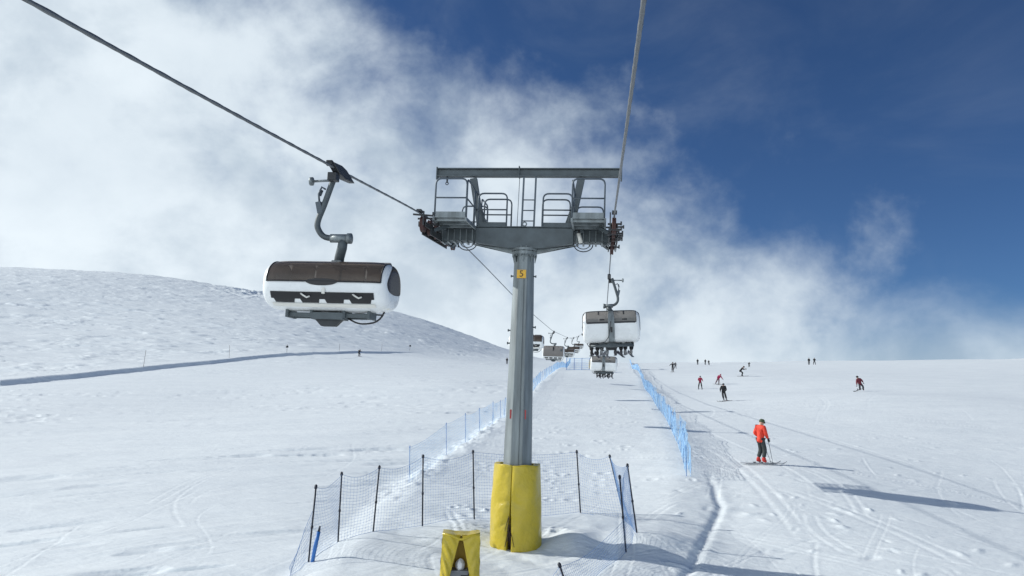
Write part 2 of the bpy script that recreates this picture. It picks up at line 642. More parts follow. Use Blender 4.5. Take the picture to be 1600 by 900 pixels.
def snow_material():
    m = bpy.data.materials.new('snow')
    m.use_nodes = True
    nt = m.node_tree
    N = nt.nodes
    L = nt.links
    b = N['Principled BSDF']
    b.inputs['Base Color'].default_value = (0.86, 0.875, 0.89, 1)
    b.inputs['Roughness'].default_value = 0.62
    b.inputs['Specular IOR Level'].default_value = 0.25
    tc = N.new('ShaderNodeTexCoord')

    def nz(scale, detail, stretch, rot=0.0, rough=0.6):
        mp = N.new('ShaderNodeMapping')
        mp.inputs['Scale'].default_value = stretch
        mp.inputs['Rotation'].default_value = (0, 0, rot)
        L.new(tc.outputs['Object'], mp.inputs[0])
        n = N.new('ShaderNodeTexNoise')
        n.inputs['Scale'].default_value = scale
        n.inputs['Detail'].default_value = detail
        n.inputs['Roughness'].default_value = rough
        L.new(mp.outputs[0], n.inputs[0])
        return n.outputs[0]
    a = nz(2.2, 7, (0.5, 1.2, 1), 0.5)
    c = nz(9.0, 4, (1, 1, 1))
    ad = N.new('ShaderNodeMath')
    ad.operation = 'MULTIPLY_ADD'
    L.new(c, ad.inputs[0])
    ad.inputs[1].default_value = 0.12
    L.new(a, ad.inputs[2])
    bp = N.new('ShaderNodeBump')
    bp.inputs['Strength'].default_value = 1.0
    bp.inputs['Distance'].default_value = 0.055
    L.new(ad.outputs[0], bp.inputs['Height'])
    L.new(bp.outputs[0], b.inputs['Normal'])
    # wind-packed crust is a little greyer than fresh snow
    cr = N.new('ShaderNodeValToRGB')
    cr.color_ramp.elements[0].position = 0.30
    cr.color_ramp.elements[1].position = 0.62
    cr.color_ramp.elements[0].color = (0.77, 0.82, 0.84, 1)
    cr.color_ramp.elements[1].color = (0.835, 0.88, 0.89, 1)
    L.new(nz(0.5, 8, (0.35, 1.0, 1), 0.35, 0.65), cr.inputs[0])
    L.new(cr.outputs[0], b.inputs['Base Color'])
    return m


def build_ground():
    u = np.concatenate([np.linspace(-2.6, -0.74, 150)[:-1], np.linspace(-0.74, 0.74, 1120), np.linspace(0.74, 2.6, 150)[1:]])
    ys = list(np.linspace(-70, 10, 50))
    y = 10.0
    while y < 340:
        y += min(max(y * y * 1.25e-4, 0.045), 0.34 if 92 < y < 212 else 0.7)
        ys.append(y)
    ys += list(np.linspace(345, 900, 40))
    ys = np.array(ys)
    w = np.sqrt(np.maximum(ys, 0) ** 2 + 14 ** 2) + np.where(ys < 0, -ys * 0.5, 0)
    X = u[None, :] * w[:, None]
    Y = np.repeat(ys[:, None], len(u), 1)
    Z = np.empty_like(X)
    for i in range(0, len(ys), 60):
        Z[i:i + 60] = H(X[i:i + 60], Y[i:i + 60])
    il, ir = track_in(X, Y)
    pist = sstep(-il / 2.0)                      # left piste and hill
    right = sstep(-ir / 1.0)                     # right piste
    inside = (1 - pist) * (1 - right)
    near = np.exp(-np.maximum(Y - 15, 0) / 90)
    # fine wind relief, streaks running across the slope
    a = R_(14)
    xr = X * math.cos(a) + Y * math.sin(a)
    yr = -X * math.sin(a) + Y * math.cos(a)
    st = fbm(xr / 3.4, yr / 0.75, 3, 4, 0.55)
    st2 = fbm(xr / 9.0, yr / 2.4, 13, 3, 0.5)
    brk = np.clip(fbm(xr / 3.6, yr / 0.5, 71, 2) * 3.6 - 0.9, 0, 1)
    patchy = np.clip(0.5 + 1.6 * fbm(X / 14, Y / 9, 77, 2), 0, 1.3)
    Z += pist * (0.032 * st + 0.10 * st2 * (0.4 + patchy) - 0.15 * brk * patchy)
    Z += inside * (0.022 * fbm(X / 0.9, Y / 0.9, 23, 4) + 0.05 * fbm(X / 4, Y / 4, 29, 2))
    Z += right * (0.016 * fbm(X / 1.6, Y / 0.8, 33, 4) + 0.05 * fbm(X / 5, Y / 3, 37, 3))
    Z += sstep((Y - 150) / 60) * right * 0.7 * fbm(X / 38, Y / 40, 63, 3)
    # sastrugi on the open hill beyond the cut bank
    ub = X / np.maximum(Y, 1)
    beyond = sstep((Y - np.interp(ub, _bu, _bk[:, 1]) - 3) / 12) * sstep((0.03 - ub) / 0.06)
    big = fbm(X / 11 + Y / 60, Y / 4.5, 51, 4, 0.55)
    Z += beyond * (0.24 * big + 0.26 * np.clip(fbm(X / 5, Y / 2.2, 57, 3) * 2.2 - 0.2, 0, 1))
    patch = np.exp(-(((ub + 0.33) / 0.07) ** 2)) * sstep((Y - 240) / 40)
    Z += beyond * patch * 1.2 * fbm(X / 4, Y / 3, 61, 4, 0.6)
    # broken lumps along the two shoulders of the lift track
    shl = np.exp(-((il - 0.2) / 0.7) ** 2)
    Z += shl * np.clip((Y - 24) / 6, 0, 1) * np.clip((200 - Y) / 50, 0, 1) * (0.07 + 0.20 * np.clip(fbm(X / 0.55, Y / 0.8, 81, 3) + 0.1, 0, 1))
    shr = np.exp(-((ir + 0.35) / 0.75) ** 2)
    Z += shr * np.clip((120 - Y) / 60, 0, 1) * 0.05 * fbm(X / 0.9, Y / 0.28, 85, 3, 0.6)
    # groove of the track edge, in front
    Z -= 0.075 * np.exp(-((ir + 0.5) / 0.15) ** 2) * np.clip((31 - Y) / 4, 0, 1)
    # ski tracks: pairs of shallow grooves with a raised lip
    def groove(xc, ya, yb, wd, dep, slope=0.0):
        i0, i1 = np.searchsorted(ys, [ya, yb])
        if i1 - i0 < 3:
            return
        yy = ys[i0:i1]
        c = xc(yy)
        g = np.gradient(c, yy)
        k = 1 / np.sqrt(1 + g * g)
        d = (X[i0:i1] - c[:, None]) * k[:, None]
        e = (sstep((yy - ya) / (0.15 * (yb - ya) + 0.01)) * sstep((yb - yy) / (0.15 * (yb - ya) + 0.01)))[:, None]
        Z[i0:i1] += e * dep * (-np.exp(-(d / wd) ** 2) + 0.55 * np.exp(-((d - 1.7 * wd) / wd) ** 2))
    # long straight traces over the right piste, from the upper left to the lower right
    for (p0, p1) in (((1070, 626), (1590, 792)), ((1075, 662), (1330, 800)), ((1120, 622), (1598, 745)), ((1200, 760), (1520, 895)), ((1085, 690), (1260, 870)), ((1030, 600), (1400, 690))):
        A_ = hit(p0[0], p0[1], H)
        B_ = hit(p1[0], p1[1], H)
        ya, yb = sorted((A_[1], B_[1]))
        sl = (A_[0] - B_[0]) / (A_[1] - B_[1])
        am = rng.uniform(-0.4, 0.4)
        wd = rng.uniform(0.07, 0.11)
        groove(lambda yy: A_[0] + sl * (yy - A_[1]) + am * np.sin((yy - ya) / (yb - ya) * PI), ya, yb, wd, 0.010)
        if rng.rand() < 0.35:
            groove(lambda yy: A_[0] + 0.45 + sl * (yy - A_[1]) + am * np.sin((yy - ya) / (yb - ya) * PI), ya, yb, wd * 0.8, 0.008)
    for k in range(420):
        y0 = 17 + 70 * rng.rand() ** 1.8
        ln = rng.uniform(0.08, 0.4) * y0
        x0 = rng.uniform(-0.72, 0.75) * y0
        xl = np.interp(y0, _le[:, 1], _le[:, 0])
        xrr = np.interp(y0, _re[:, 1], _re[:, 0])
        sl = rng.uniform(-1.6, 0.6) if x0 > xrr else rng.uniform(-0.5, 2.4)
        if xl < x0 < xrr and rng.rand() < 0.5:
            continue
        am = rng.uniform(-0.6, 0.6)
        ph = rng.uniform(0, 6)
        fr = rng.uniform(2, 5)
        dep = rng.uniform(0.002, 0.011) * (0.6 if x0 < xl else 1.0)
        wd = rng.uniform(0.03, 0.07) * max(1, y0 / 35)
        fn = lambda yy, o=0.0: x0 + o + sl * (yy - y0) + am * np.sin((yy - y0) / ln * fr + ph)
        groove(fn, y0, y0 + ln, wd, dep)
        if rng.rand() < 0.45:
            o_ = rng.uniform(0.18, 0.4)
            groove(lambda yy: fn(yy, o_), y0, y0 + ln, wd, dep)
    for k in range(260):
        cx, cy = ((9.5, 24.0), (15.5, 30.0), (12.0, 19.5), (26.0, 46.0), (19.0, 38.0))[k % 5]
        y0 = cy + rng.normal() * cy * 0.10
        x0 = cx + rng.normal() * cx * 0.22
        i0, i1 = np.searchsorted(ys, [y0 - 0.5, y0 + 0.5])
        j0, j1 = np.searchsorted(u, [(x0 - 0.6) / math.hypot(y0, 14), (x0 + 0.6) / math.hypot(y0, 14)])
        a_ = rng.uniform(0, 3)
        px_ = (X[i0:i1, j0:j1] - x0) * math.cos(a_) + (Y[i0:i1, j0:j1] - y0) * math.sin(a_)
        py_ = -(X[i0:i1, j0:j1] - x0) * math.sin(a_) + (Y[i0:i1, j0:j1] - y0) * math.cos(a_)
        s_ = rng.uniform(0.04, 0.12)
        Z[i0:i1, j0:j1] += rng.uniform(-0.035, 0.05) * np.exp(-(px_ / (2.2 * s_)) ** 2 - (py_ / s_) ** 2)
    # churned footprints on the lift track
    for k in range(150):
        y0 = 22 + 45 * rng.rand() ** 1.5
        xl = np.interp(y0, _le[:, 1], _le[:, 0])
        xrr = np.interp(y0, _re[:, 1], _re[:, 0])
        x0 = xl + (xrr - xl) * (0.5 + 0.38 * math.sin(y0 * 0.7) * rng.rand() + rng.uniform(-0.18, 0.18))
        if y0 < 25.5 and abs(x0 - T_XY[0]) > 2.2:
            continue
        i0, i1 = np.searchsorted(ys, [y0 - 0.5, y0 + 0.5])
        j0, j1 = np.searchsorted(u, [(x0 - 0.5) / math.hypot(y0, 14), (x0 + 0.5) / math.hypot(y0, 14)])
        r2 = (X[i0:i1, j0:j1] - x0) ** 2 + (Y[i0:i1, j0:j1] - y0) ** 2
        s_ = rng.uniform(0.09, 0.2)
        Z[i0:i1, j0:j1] += rng.uniform(0.015, 0.05) * (-np.exp(-r2 / s_ ** 2) + 0.6 * np.exp(-(np.sqrt(r2) - 1.6 * s_) ** 2 / (0.5 * s_) ** 2))
    nr, nc = X.shape
    V = np.stack([X, Y, Z], -1).reshape(-1, 3).astype(np.float32)
    idx = np.arange(nr * nc).reshape(nr, nc)
    q = np.stack([idx[:-1, :-1], idx[:-1, 1:], idx[1:, 1:], idx[1:, :-1]], -1).reshape(-1, 4).astype(np.int32)
    me = bpy.data.meshes.new('snow_ground')
    me.vertices.add(len(V))
    me.vertices.foreach_set('co', V.ravel())
    me.loops.add(q.size)
    me.loops.foreach_set('vertex_index', q.ravel())
    me.polygons.add(len(q))
    me.polygons.foreach_set('loop_start', np.arange(0, q.size, 4, dtype=np.int32))
    me.polygons.foreach_set('use_smooth', np.ones(len(q), dtype=bool))
    me.update(calc_edges=True)
    me.materials.append(snow_material())
    o = bpy.data.objects.new('snow_ground', me)
    C.objects.link(o)
    tag(o, kind='structure')


build_ground()

# ------------------------------------------------------------------ lift line frame
TH = R_(6.72)
DR = np.array([math.sin(TH), math.cos(TH)])          # uphill along the line
NR = np.array([math.cos(TH), -math.sin(TH)])         # to the right of it
TB = np.array([at(812, 860, 21)[0] - 0.13, 21.0])    # tower centre on plan
TZ = at(812, 860, 21)[2]
LINE_ROT = -TH                                        # object rotation that turns +Y into DR


def LP(s, k, z):
    p = TB + DR * s + NR * k
    return (float(p[0]), float(p[1]), float(z))


HG = 2.42                                             # half gauge
# rope height profile measured along the line
_ps = np.array([-60, -40, -15.7, -13.4, -8.4, -2.4, 0, 2.2, 8, 18.5, 33, 52, 90, 130, 165, 172, 178, 230, 300])
_pz = np.array([-1.6, 0.4, 2.93, 3.15, 3.68, 4.35, 4.56, 4.68, 4.78, 4.88, 5.2, 5.75, 7.75, 10.8, 14.1, 14.75, 15.0, 15.2, 13.0])


def rope_z(s, side):
    z = np.interp(s, _ps, _pz)
    if side > 0 and 0 < s < 172:
        t = s / 172
        z -= 1.5 * 4 * t * (1 - t)
    return float(z)


def smooth_rope(s, side):
    q = np.linspace(-2.5, 2.5, 11)
    return float(np.mean([rope_z(s + a, side) for a in q]))


def build_rope(side, label):
    ss = []
    s = -42.0
    while s < 185:
        ss.append(s)
        s += 0.045 if -18 < s < 3 else (0.4 if s < 40 else 2.0)
    coarse = np.arange(-45, 190, 0.5)
    cz = np.array([smooth_rope(a, side) for a in coarse])
    vs = []
    n = 12
    r = 0.0205
    mb = MB()
    nn = np.array([NR[0], NR[1], 0])
    for s in ss:
        z = float(np.interp(s, coarse, cz))
        p = np.array(LP(s, side * HG, z))
        tw = s * 2 * PI / 0.55
        for k in range(n):
            a = 2 * PI * k / n
            rr = r * (1 + 0.16 * math.cos(6 * (a - tw / 6.0)))if s < 3 else r * 0.95
            vs.append(p + nn * (rr * math.cos(a)) + np.array([0, 0, 1]) * (rr * math.sin(a)))
    fs = []
    for i in range(len(ss) - 1):
        for k in range(n):
            a = i * n + k
            b = i * n + (k + 1) % n
            fs.append((a, b, b + n, a + n))
    mb.add(vs, fs, 0, True)
    o = mb.build('haul_rope', M['rope'])
    tag(o, label, 'cable', 'haul ropes of the chairlift')
    return coarse, cz


ROPE = {}
ROPE[-1] = build_rope(-1, 'steel haul rope running down over the empty chairs left of the tower')
ROPE[1] = build_rope(1, 'steel haul rope running up over the occupied chairs right of the tower')


def RZ(s, side):
    return float(np.interp(s, ROPE[side][0], ROPE[side][1]))


# ------------------------------------------------------------------ lift tower
def oct_ring(r, z, n=8, rot=PI / 8):
    return [(r * math.cos(rot + 2 * PI * k / n), r * math.sin(rot + 2 * PI * k / n), z) for k in range(n)]


def bent(pts, r, n=5):
    """polyline with rounded corners"""
    pts = [Vector(p) for p in pts]
    out = [pts[0]]
    for i in range(1, len(pts) - 1):
        a = pts[i - 1]
        b = pts[i]
        c = pts[i + 1]
        ra = min(r, (a - b).length * 0.49, (c - b).length * 0.49)
        p0 = b + (a - b).normalized() * ra
        p2 = b + (c - b).normalized() * ra
        for k in range(n + 1):
            t = k / n
            out.append(p0 * (1 - t) ** 2 + b * 2 * t * (1 - t) + p2 * t * t)
    out.append(pts[-1])
    return out


def railing(parent, a, b, h, mids=1, r=0.024, low=0.0):
    a = Vector(a)
    b = Vector(b)
    up = Vector((0, 0, h))
    mb = MB()
    mb.tube(bent([a, a + up, b + up, b], 0.16), r, 6)
    for k in range(mids):
        t = (k + 1) / (mids + 1)
        mb.tube([a + up * t, b + up * t], r * 0.85, 6)
    return mb.build('railing', M['rail'], parent)


def sheave_bank(parent, side):
    k = side * HG
    dz = math.atan(0.075)
    a = MB()
    wheels = [-2.05, -1.25, -0.45, 0.35, 1.15, 1.95]
    z0 = RZ(0, side) - TZ
    for s in wheels:
        z = RZ(s, side) - TZ - 0.235
        w = MB()
        w.lathe([(0.07, -0.05), (0.20, -0.05), (0.215, -0.035), (0.198, -0.012), (0.198, 0.012), (0.215, 0.035), (0.20, 0.05), (0.07, 0.05)], 22, (k, s, z), 0, 'x')
        w.cyl((k - 0.09, s, z), (k + 0.09, s, z), 0.05, 10, 1)
        w.build('sheave_wheel', [M['rubber'], M['dark']], parent)
    for i in range(0, 6, 2):
        s0, s1 = wheels[i], wheels[i + 1]
        za = RZ(s0, side) - TZ - 0.235
        zb = RZ(s1, side) - TZ - 0.235
        for o in (-0.085, 0.085):
            a.beam((k + o, s0 - 0.12, za - 0.02), (k + o, s1 + 0.12, zb - 0.02), 0.13, 0.018, up=(1, 0, 0))
    zc = RZ(0.1, side) - TZ - 0.42
    for o in (-0.11, 0.11):
        a.beam((k + o, -1.65, zc - 0.12 + 0.02), (k + o, 1.55, zc + 0.12), 0.16, 0.02, up=(1, 0, 0))
    # rope catchers, sensors and stops sticking out
    rr = random.Random(3 + side)
    for q in range(11):
        s = -2.2 + q * 0.42
        z = RZ(s, side) - TZ - 0.2 + rr.uniform(-0.25, 0.22)
        e = rr.uniform(0.16, 0.30)
        a.beam((k - e * 0.8, s, z), (k + e, s, z + rr.uniform(-0.04, 0.04)), 0.03, 0.045)
        a.box((k + e, s, z + 0.02), (0.04, 0.09, rr.uniform(0.06, 0.16)))
    for s in (-2.45, 2.3):
        z = RZ(s, side) - TZ
        a.box((k, s, z + 0.05), (0.12, 0.25, 0.05))
        a.beam((k - side * 0.1, s, z + 0.05), (k - side * 0.1, s, z - 0.3), 0.03, 0.06)
    a.build('sheave_frame', M['dark'], parent)
    m = MB()
    m.beam((side * 2.0, 0, 8.55), (k - side * 0.12, 0, zc), 0.26, 0.26)
    m.build('sheave_mount', M['galv_dark'], parent)
    for (ya, yb_, zb) in ((-0.9, -1.3, 0.0), (0.9, 1.3, 0.1)):
        m = MB()
        m.beam((side * 2.0, ya, 8.52), (k - side * 0.1, yb_, zc + zb), 0.09, 0.09)
        m.build('sheave_brace', M['galv_dark'], parent)


def text_mesh(txt, size, depth):
    cu = bpy.data.curves.new('t', 'FONT')
    cu.body = txt
    cu.size = size
    cu.align_x = 'CENTER'
    cu.align_y = 'CENTER'
    cu.extrude = depth
    o = bpy.data.objects.new('t', cu)
    C.objects.link(o)
    dg = bpy.context.evaluated_depsgraph_get()
    me = bpy.data.meshes.new_from_object(o.evaluated_get(dg))
    bpy.data.objects.remove(o)
    return me


def make_tower():
    t = thing('lift_tower', 'grey octagonal chairlift tower with orange number plate 5 and yellow padded foot', 'lift tower', (TB[0], TB[1], TZ), LINE_ROT, 'towers of the chairlift')
    # pole
    p = MB()
    zs = [-0.6, 2.0, 5.0, 8.02]
    rs = [0.46, 0.405, 0.345, 0.285]
    rings = [oct_ring(r, z) for r, z in zip(rs, zs)]
    vs = [v for r in rings for v in r]
    fs = []
    for i in range(3):
        for k in range(8):
            fs.append((i * 8 + k, i * 8 + (k + 1) % 8, (i + 1) * 8 + (k + 1) % 8, (i + 1) * 8 + k))
    fs += [tuple(range(7, -1, -1)), tuple(24 + k for k in range(8))]
    p.add(vs, fs)
    pole = p.build('pole', M['galv'], t, 0.012)
    sm = MB()
    sm.beam((0.06, -0.385, 2.2), (0.04, -0.295, 7.2), 0.014, 0.012)
    sm.build('weld_seam', M['galv_dark'], pole)
    # flange with bolts and ribs
    fl = MB()
    fl.lathe([(0.27, 7.86), (0.345, 7.90), (0.345, 7.98), (0.27, 7.985)], 20, smooth=False)
    fl.lathe([(0.27, 8.0), (0.36, 8.0), (0.36, 8.07), (0.27, 8.07)], 20, smooth=False)
    for k in range(14):
        a = 2 * PI * k / 14
        fl.cyl((0.32 * math.cos(a), 0.32 * math.sin(a), 7.84), (0.32 * math.cos(a), 0.32 * math.sin(a), 8.12), 0.022, 6)
    for k in range(8):
        a = 2 * PI * k / 8
        fl.prism([(0.28 * math.cos(a), 0.28 * math.sin(a), 7.9), (0.34 * math.cos(a), 0.34 * math.sin(a), 7.9), (0.29 * math.cos(a), 0.29 * math.sin(a), 7.68)], (0.015, 0.015, 0))
    fl.build('flange', M['galv'], t)
    for (z, s) in ((7.30, -1), (7.30, 1), (5.8, -1), (5.9, 1), (5.45, -1)):
        b = MB()
        r = 0.285 + (8.02 - z) * 0.0202
        b.cyl((s * r * 0.9, -0.06, z), (s * (r + 0.03), -0.06, z), 0.02, 8)
        b.cyl((s * (r + 0.03), -0.06, z), (s * (r + 0.055), -0.06, z), 0.036, 8)
        b.build('step_lug', M['galv_dark'], t)
    # number plate
    r = 0.295 * math.cos(PI / 8)
    pm = MB()
    pm.box((-0.035, -r - 0.028, 7.33), (0.25, 0.012, 0.23))
    pl = pm.build('number_plate', M['plate'], t)
    me = text_mesh('5', 0.25, 0.003)
    me.materials.clear()
    me.materials.append(M['ink'])
    dg = bpy.data.objects.new('digit', me)
    C.objects.link(dg)
    dg.parent = pl
    dg.location = (-0.035, -r - 0.038, 7.33)
    dg.rotation_euler = (PI / 2, 0, 0)
    # red paint marks on the pole
    for x in (-0.20, 0.19):
        rm = MB()
        rr = 0.372 * math.cos(PI / 8)
        yy = -rr - 0.022 + (0.062 if abs(x) > 0.155 else 0.0)
        rm.box((x, yy, 3.55), (0.045, 0.012, 0.24))
        rm.build('paint_mark', M['red_mark'], t)
    # cross arm
    a = MB()
    poly = [(-1.35, 8.20), (-0.42, 8.06), (0.42, 8.06), (1.35, 8.20), (1.35, 8.62), (-1.35, 8.62)]
    a.prism([(x, -0.27, z) for x, z in poly], (0, 0.54, 0))
    a.box((-1.86, 0, 8.43), (1.02, 0.40, 0.34))
    a.box((1.86, 0, 8.43), (1.02, 0.40, 0.34))
    a.box((0, 0, 8.645), (2.7, 0.60, 0.03))
    arm = a.build('crossarm', M['galv_dark'], t, 0.01)
    g = MB()
    for s in (-1, 1):
        g.prism([(s * 0.30, -0.05, 8.05), (s * 1.5, -0.05, 8.19), (s * 1.32, -0.05, 8.185), (s * 0.30, -0.05, 7.93)], (0, 0.1, 0))
        for q in range(6):
            g.box((s * (1.45 + q * 0.17), -0.215, 8.40), (0.025, 0.03, 0.34))
            g.box((s * (1.45 + q * 0.17), 0, 8.235), (0.05, 0.46, 0.05))
    g.build('arm_ribs', M['galv'], arm)
    # work platforms beside the ropes
    for s in (-1, 1):
        pf = MB()
        x0, x1 = s * 1.36, s * 2.20
        xm = (x0 + x1) / 2
        tilt = Matrix.Rotation(math.atan(0.06), 3, 'X')
        pf.box((xm, 0, 8.66), (0.84, 3.7, 0.035), tilt)
        for xx in (x0, x1):
            pf.box((xx, 0, 8.61), (0.05, 3.72, 0.09), tilt)
        for q in range(7):
            yy = -1.75 + q * 0.583
            pf.box((xm, yy, 8.60 + 0.06 * yy), (0.84, 0.04, 0.07))
        # toe boards
        pf.box((xm, -1.83, 8.62), (0.84, 0.02, 0.14))
        pf.build('work_platform', M['galv'], t)
        railing(t, (x0, -1.83, 8.55), (x1 - s * 0.02, -1.83, 8.55), 1.02, 1)
        railing(t, (x0, -1.78, 8.55), (x0, -0.62, 8.60), 1.02, 1)
        railing(t, (x0, -0.55, 8.62), (x0, -0.05, 8.65), 0.98, 1)
        railing(t, (x0, 0.62, 8.68), (x0, 1.78, 8.75), 0.98, 1)
        railing(t, (x0, 1.83, 8.75), (x1 - s * 0.05, 1.83, 8.75), 0.98, 1)
        # low rails on the arm
        railing(t, (s * 1.30, -0.29, 8.66), (s * 0.50, -0.29, 8.66), 0.92, 1)
        railing(t, (s * 1.22, 0.29, 8.66), (s * 0.44, 0.29, 8.66), 0.90, 1)
        tb = MB()
        tb.box((s * 0.9, -0.29, 8.71), (0.82, 0.02, 0.11))
        tb.build('toe_board', M['galv_dark'], t)
        # braces up to the gantry beam
        st = MB()
        st.beam((s * 1.24, 0, 8.6), (s * 1.52, 0, 10.08), 0.20, 0.16)
        st.beam((s * 1.10, 0, 8.6), (s * 1.36, 0, 9.4), 0.10, 0.12)
        st.build('gantry_strut', M['galv_dark'], t, 0.008)
        # cable loops under the arm
        cb = MB()
        cx = s * 1.62
        cb.tube([(cx + 0.26 * math.cos(q), -0.1 + 0.02 * q, 8.22 + 0.20 * math.sin(q)) for q in np.linspace(PI, 2 * PI, 11)], 0.016, 6)
        cb.tube([(cx + 0.18 * math.cos(q), -0.04, 8.22 + 0.13 * math.sin(q)) for q in np.linspace(PI, 2 * PI, 11)], 0.012, 6)
        cb.build('cable_loop', M['dark'], t)
        sheave_bank(t, s)
    # junction boxes and a pale actuator on the right end
    jb = MB()
    jb.box((1.78, -0.30, 8.86), (0.62, 0.16, 0.34))
    jb.box((1.55, -0.32, 8.52), (0.12, 0.10, 0.10))
    jb.build('junction_box', M['galv_dark'], t, 0.01)
    ac = MB()
    ac.cyl((1.50, -0.36, 8.46), (1.56, -0.36, 8.20), 0.055, 12)
    ac.cyl((1.50, -0.36, 8.58), (1.505, -0.36, 8.46), 0.03, 8, 1)
    ac.build('actuator', [M['white_warm'], M['black']], t)
    pn = MB()
    pn.box((2.05, -0.36, 8.92), (0.26, 0.03, 0.22))
    pn.box((1.98, -0.36, 8.66), (0.14, 0.03, 0.12))
    pn.build('control_panel', M['white_warm'], t)
    # gantry beam over the top
    gb = MB()
    gb.box((0.03, 0, 10.26), (5.20, 0.05, 0.19))
    gb.box((0.03, 0, 10.36), (5.22, 0.20, 0.03))
    gb.box((0.03, 0, 10.15), (5.22, 0.20, 0.03))
    for x in (-2.57, 2.63):
        gb.box((x, 0, 10.22), (0.035, 0.22, 0.36))
    gb.box((-0.22, 0, 10.27), (0.03, 0.22, 0.32))
    gb.build('gantry_beam', M['galv_dark'], t, 0.005)
    hk = MB()
    hk.beam((-2.28, 0, 10.16), (-2.28, 0, 9.96), 0.04, 0.05)
    hk.tube([(-2.28 + 0.04 * math.cos(q), 0, 9.94 + 0.04 * math.sin(q)) for q in np.linspace(0, 2 * PI, 10)], 0.012, 5)
    hk.build('lifting_hook', M['dark'], t)
    wr = MB()
    wr.tube([(-0.2, -0.05, 10.1), (-0.23, -0.05, 8.7)], 0.008, 4)
    wr.build('wire', M['rail'], t)
    # ladder
    ld = MB()
    for x in (-0.10, 0.24):
        ld.beam((x, -0.06, 8.62), (x + 0.02, -0.06, 10.12), 0.05, 0.03)
    ld.build('ladder_rail', M['rail'], t)
    for z in (8.86, 9.16, 9.46):
        rg = MB()
        rg.tube([(-0.10, -0.06, z), (0.24, -0.06, z)], 0.016, 6)
        rg.build('ladder_rung', M['rail'], t)
    ey = MB()
    ey.tube([(0.0 + 0.055 * math.cos(q), -0.25, 8.73 + 0.055 * math.sin(q)) for q in np.linspace(0, 2 * PI, 13)], 0.018, 6)
    ey.build('lifting_eye', M['galv'], t)
    # concrete foot
    cf = MB()
    cf.lathe([(0.62, -0.7), (0.60, 0.06), (0.50, 0.10)], 20)
    cf.build('footing', M['hydrant'], t)
    return t


tower = make_tower()
far_s = 172.0
_fp = TB + DR * far_s
far_tower = copy_tree(tower)
far_tower.location = (_fp[0], _fp[1], RZ(172, -1) - (RZ(0, -1) - TZ))
far_tower['label'] = 'small distant chairlift tower on the crest behind the second occupied chair'
for ch in list(far_tower.children):
    if ch.name.startswith(('number_plate', 'paint_mark', 'wire', 'lifting_')):
        for g in list(ch.children):
            bpy.data.objects.remove(g)
        bpy.data.objects.remove(ch)


# ------------------------------------------------------------------ padding round the tower foot
def pad_mesh(seed, H_=2.18, r0=0.685, r1=0.61, th=0.16, gap=True):
    rr = random.Random(seed)
    mb = MB()
    nz, na = 40, 120
    ga = -PI / 2 - 0.14                     # direction of the slit (towards the camera)
    bulge = [rr.uniform(-1, 1) for _ in range(20)]

    def rad(a, t):
        w = 0.012 * math.sin(3 * a + 6 * t) + 0.010 * math.sin(7 * a - 9 * t + 1)
        d = (a - ga + PI) % (2 * PI) - PI
        crease = 0.02 * math.exp(-(d / 0.10) ** 2)
        fold = 0.030 * math.exp(-((t - 0.60 - 0.10 * d) / 0.02) ** 2) * math.exp(-((d + 0.25) / 0.35) ** 2)
        fold += 0.026 * math.exp(-((t - 0.30 - 0.22 * (d + 0.3)) / 0.018) ** 2) * math.exp(-((d + 0.35) / 0.3) ** 2)
        fold += 0.022 * math.exp(-((t - 0.56 + 0.12 * (d - 0.25)) / 0.02) ** 2) * math.exp(-((d - 0.3) / 0.3) ** 2)
        return r0 + (r1 - r0) * t + w - crease - fold + 0.02 * math.sin(PI * t)

    def slit(t):
        return 0.012 + (0.085 * math.exp(-((t - 0.10) / 0.26) ** 2) if gap else 0)
    us = []
    vs = []
    prof = []
    for i in range(nz + 1):
        prof.append(i / nz)
    rows = []
    for t in prof:
        s_ = slit(t) if gap else 0.0
        rows.append([ga + s_ + (2 * PI - 2 * s_) * j / na for j in range(na + 1)])
    out = []
    inn = []
    for t, row in zip(prof, rows):
        out.append([(rad(a, t) * math.cos(a), rad(a, t) * math.sin(a), 0.06 + t * H_ + 0.02 * math.sin(2 * a) * (1 - t) + 0.012 * math.sin(5 * a) * t) for a in row])
        inn.append([((rad(a, t) - th) * math.cos(a), (rad(a, t) - th) * math.sin(a), 0.06 + t * H_ + 0.02 * math.sin(2 * a) * (1 - t) + 0.012 * math.sin(5 * a) * t) for a in row])
    nrow = na + 1
    V = [p for r in out for p in r] + [p for r in inn for p in r]
    off = (nz + 1) * nrow
    Fc = []
    for i in range(nz):
        for j in range(na):
            q = (i * nrow + j, i * nrow + j + 1, (i + 1) * nrow + j + 1, (i + 1) * nrow + j)
            Fc.append(q)
            Fc.append(tuple(off + k for k in q[::-1]))
        for j in (0, na):
            Fc.append((i * nrow + j, (i + 1) * nrow + j, off + (i + 1) * nrow + j, off + i * nrow + j))
    for j in range(na):
        Fc.append((j, j + 1, off + j + 1, off + j))
        e = nz * nrow
        Fc.append((e + j, e + j + 1, off + e + j + 1, off + e + j))
    mb.add(V, Fc, 0, True)
    return mb, ga


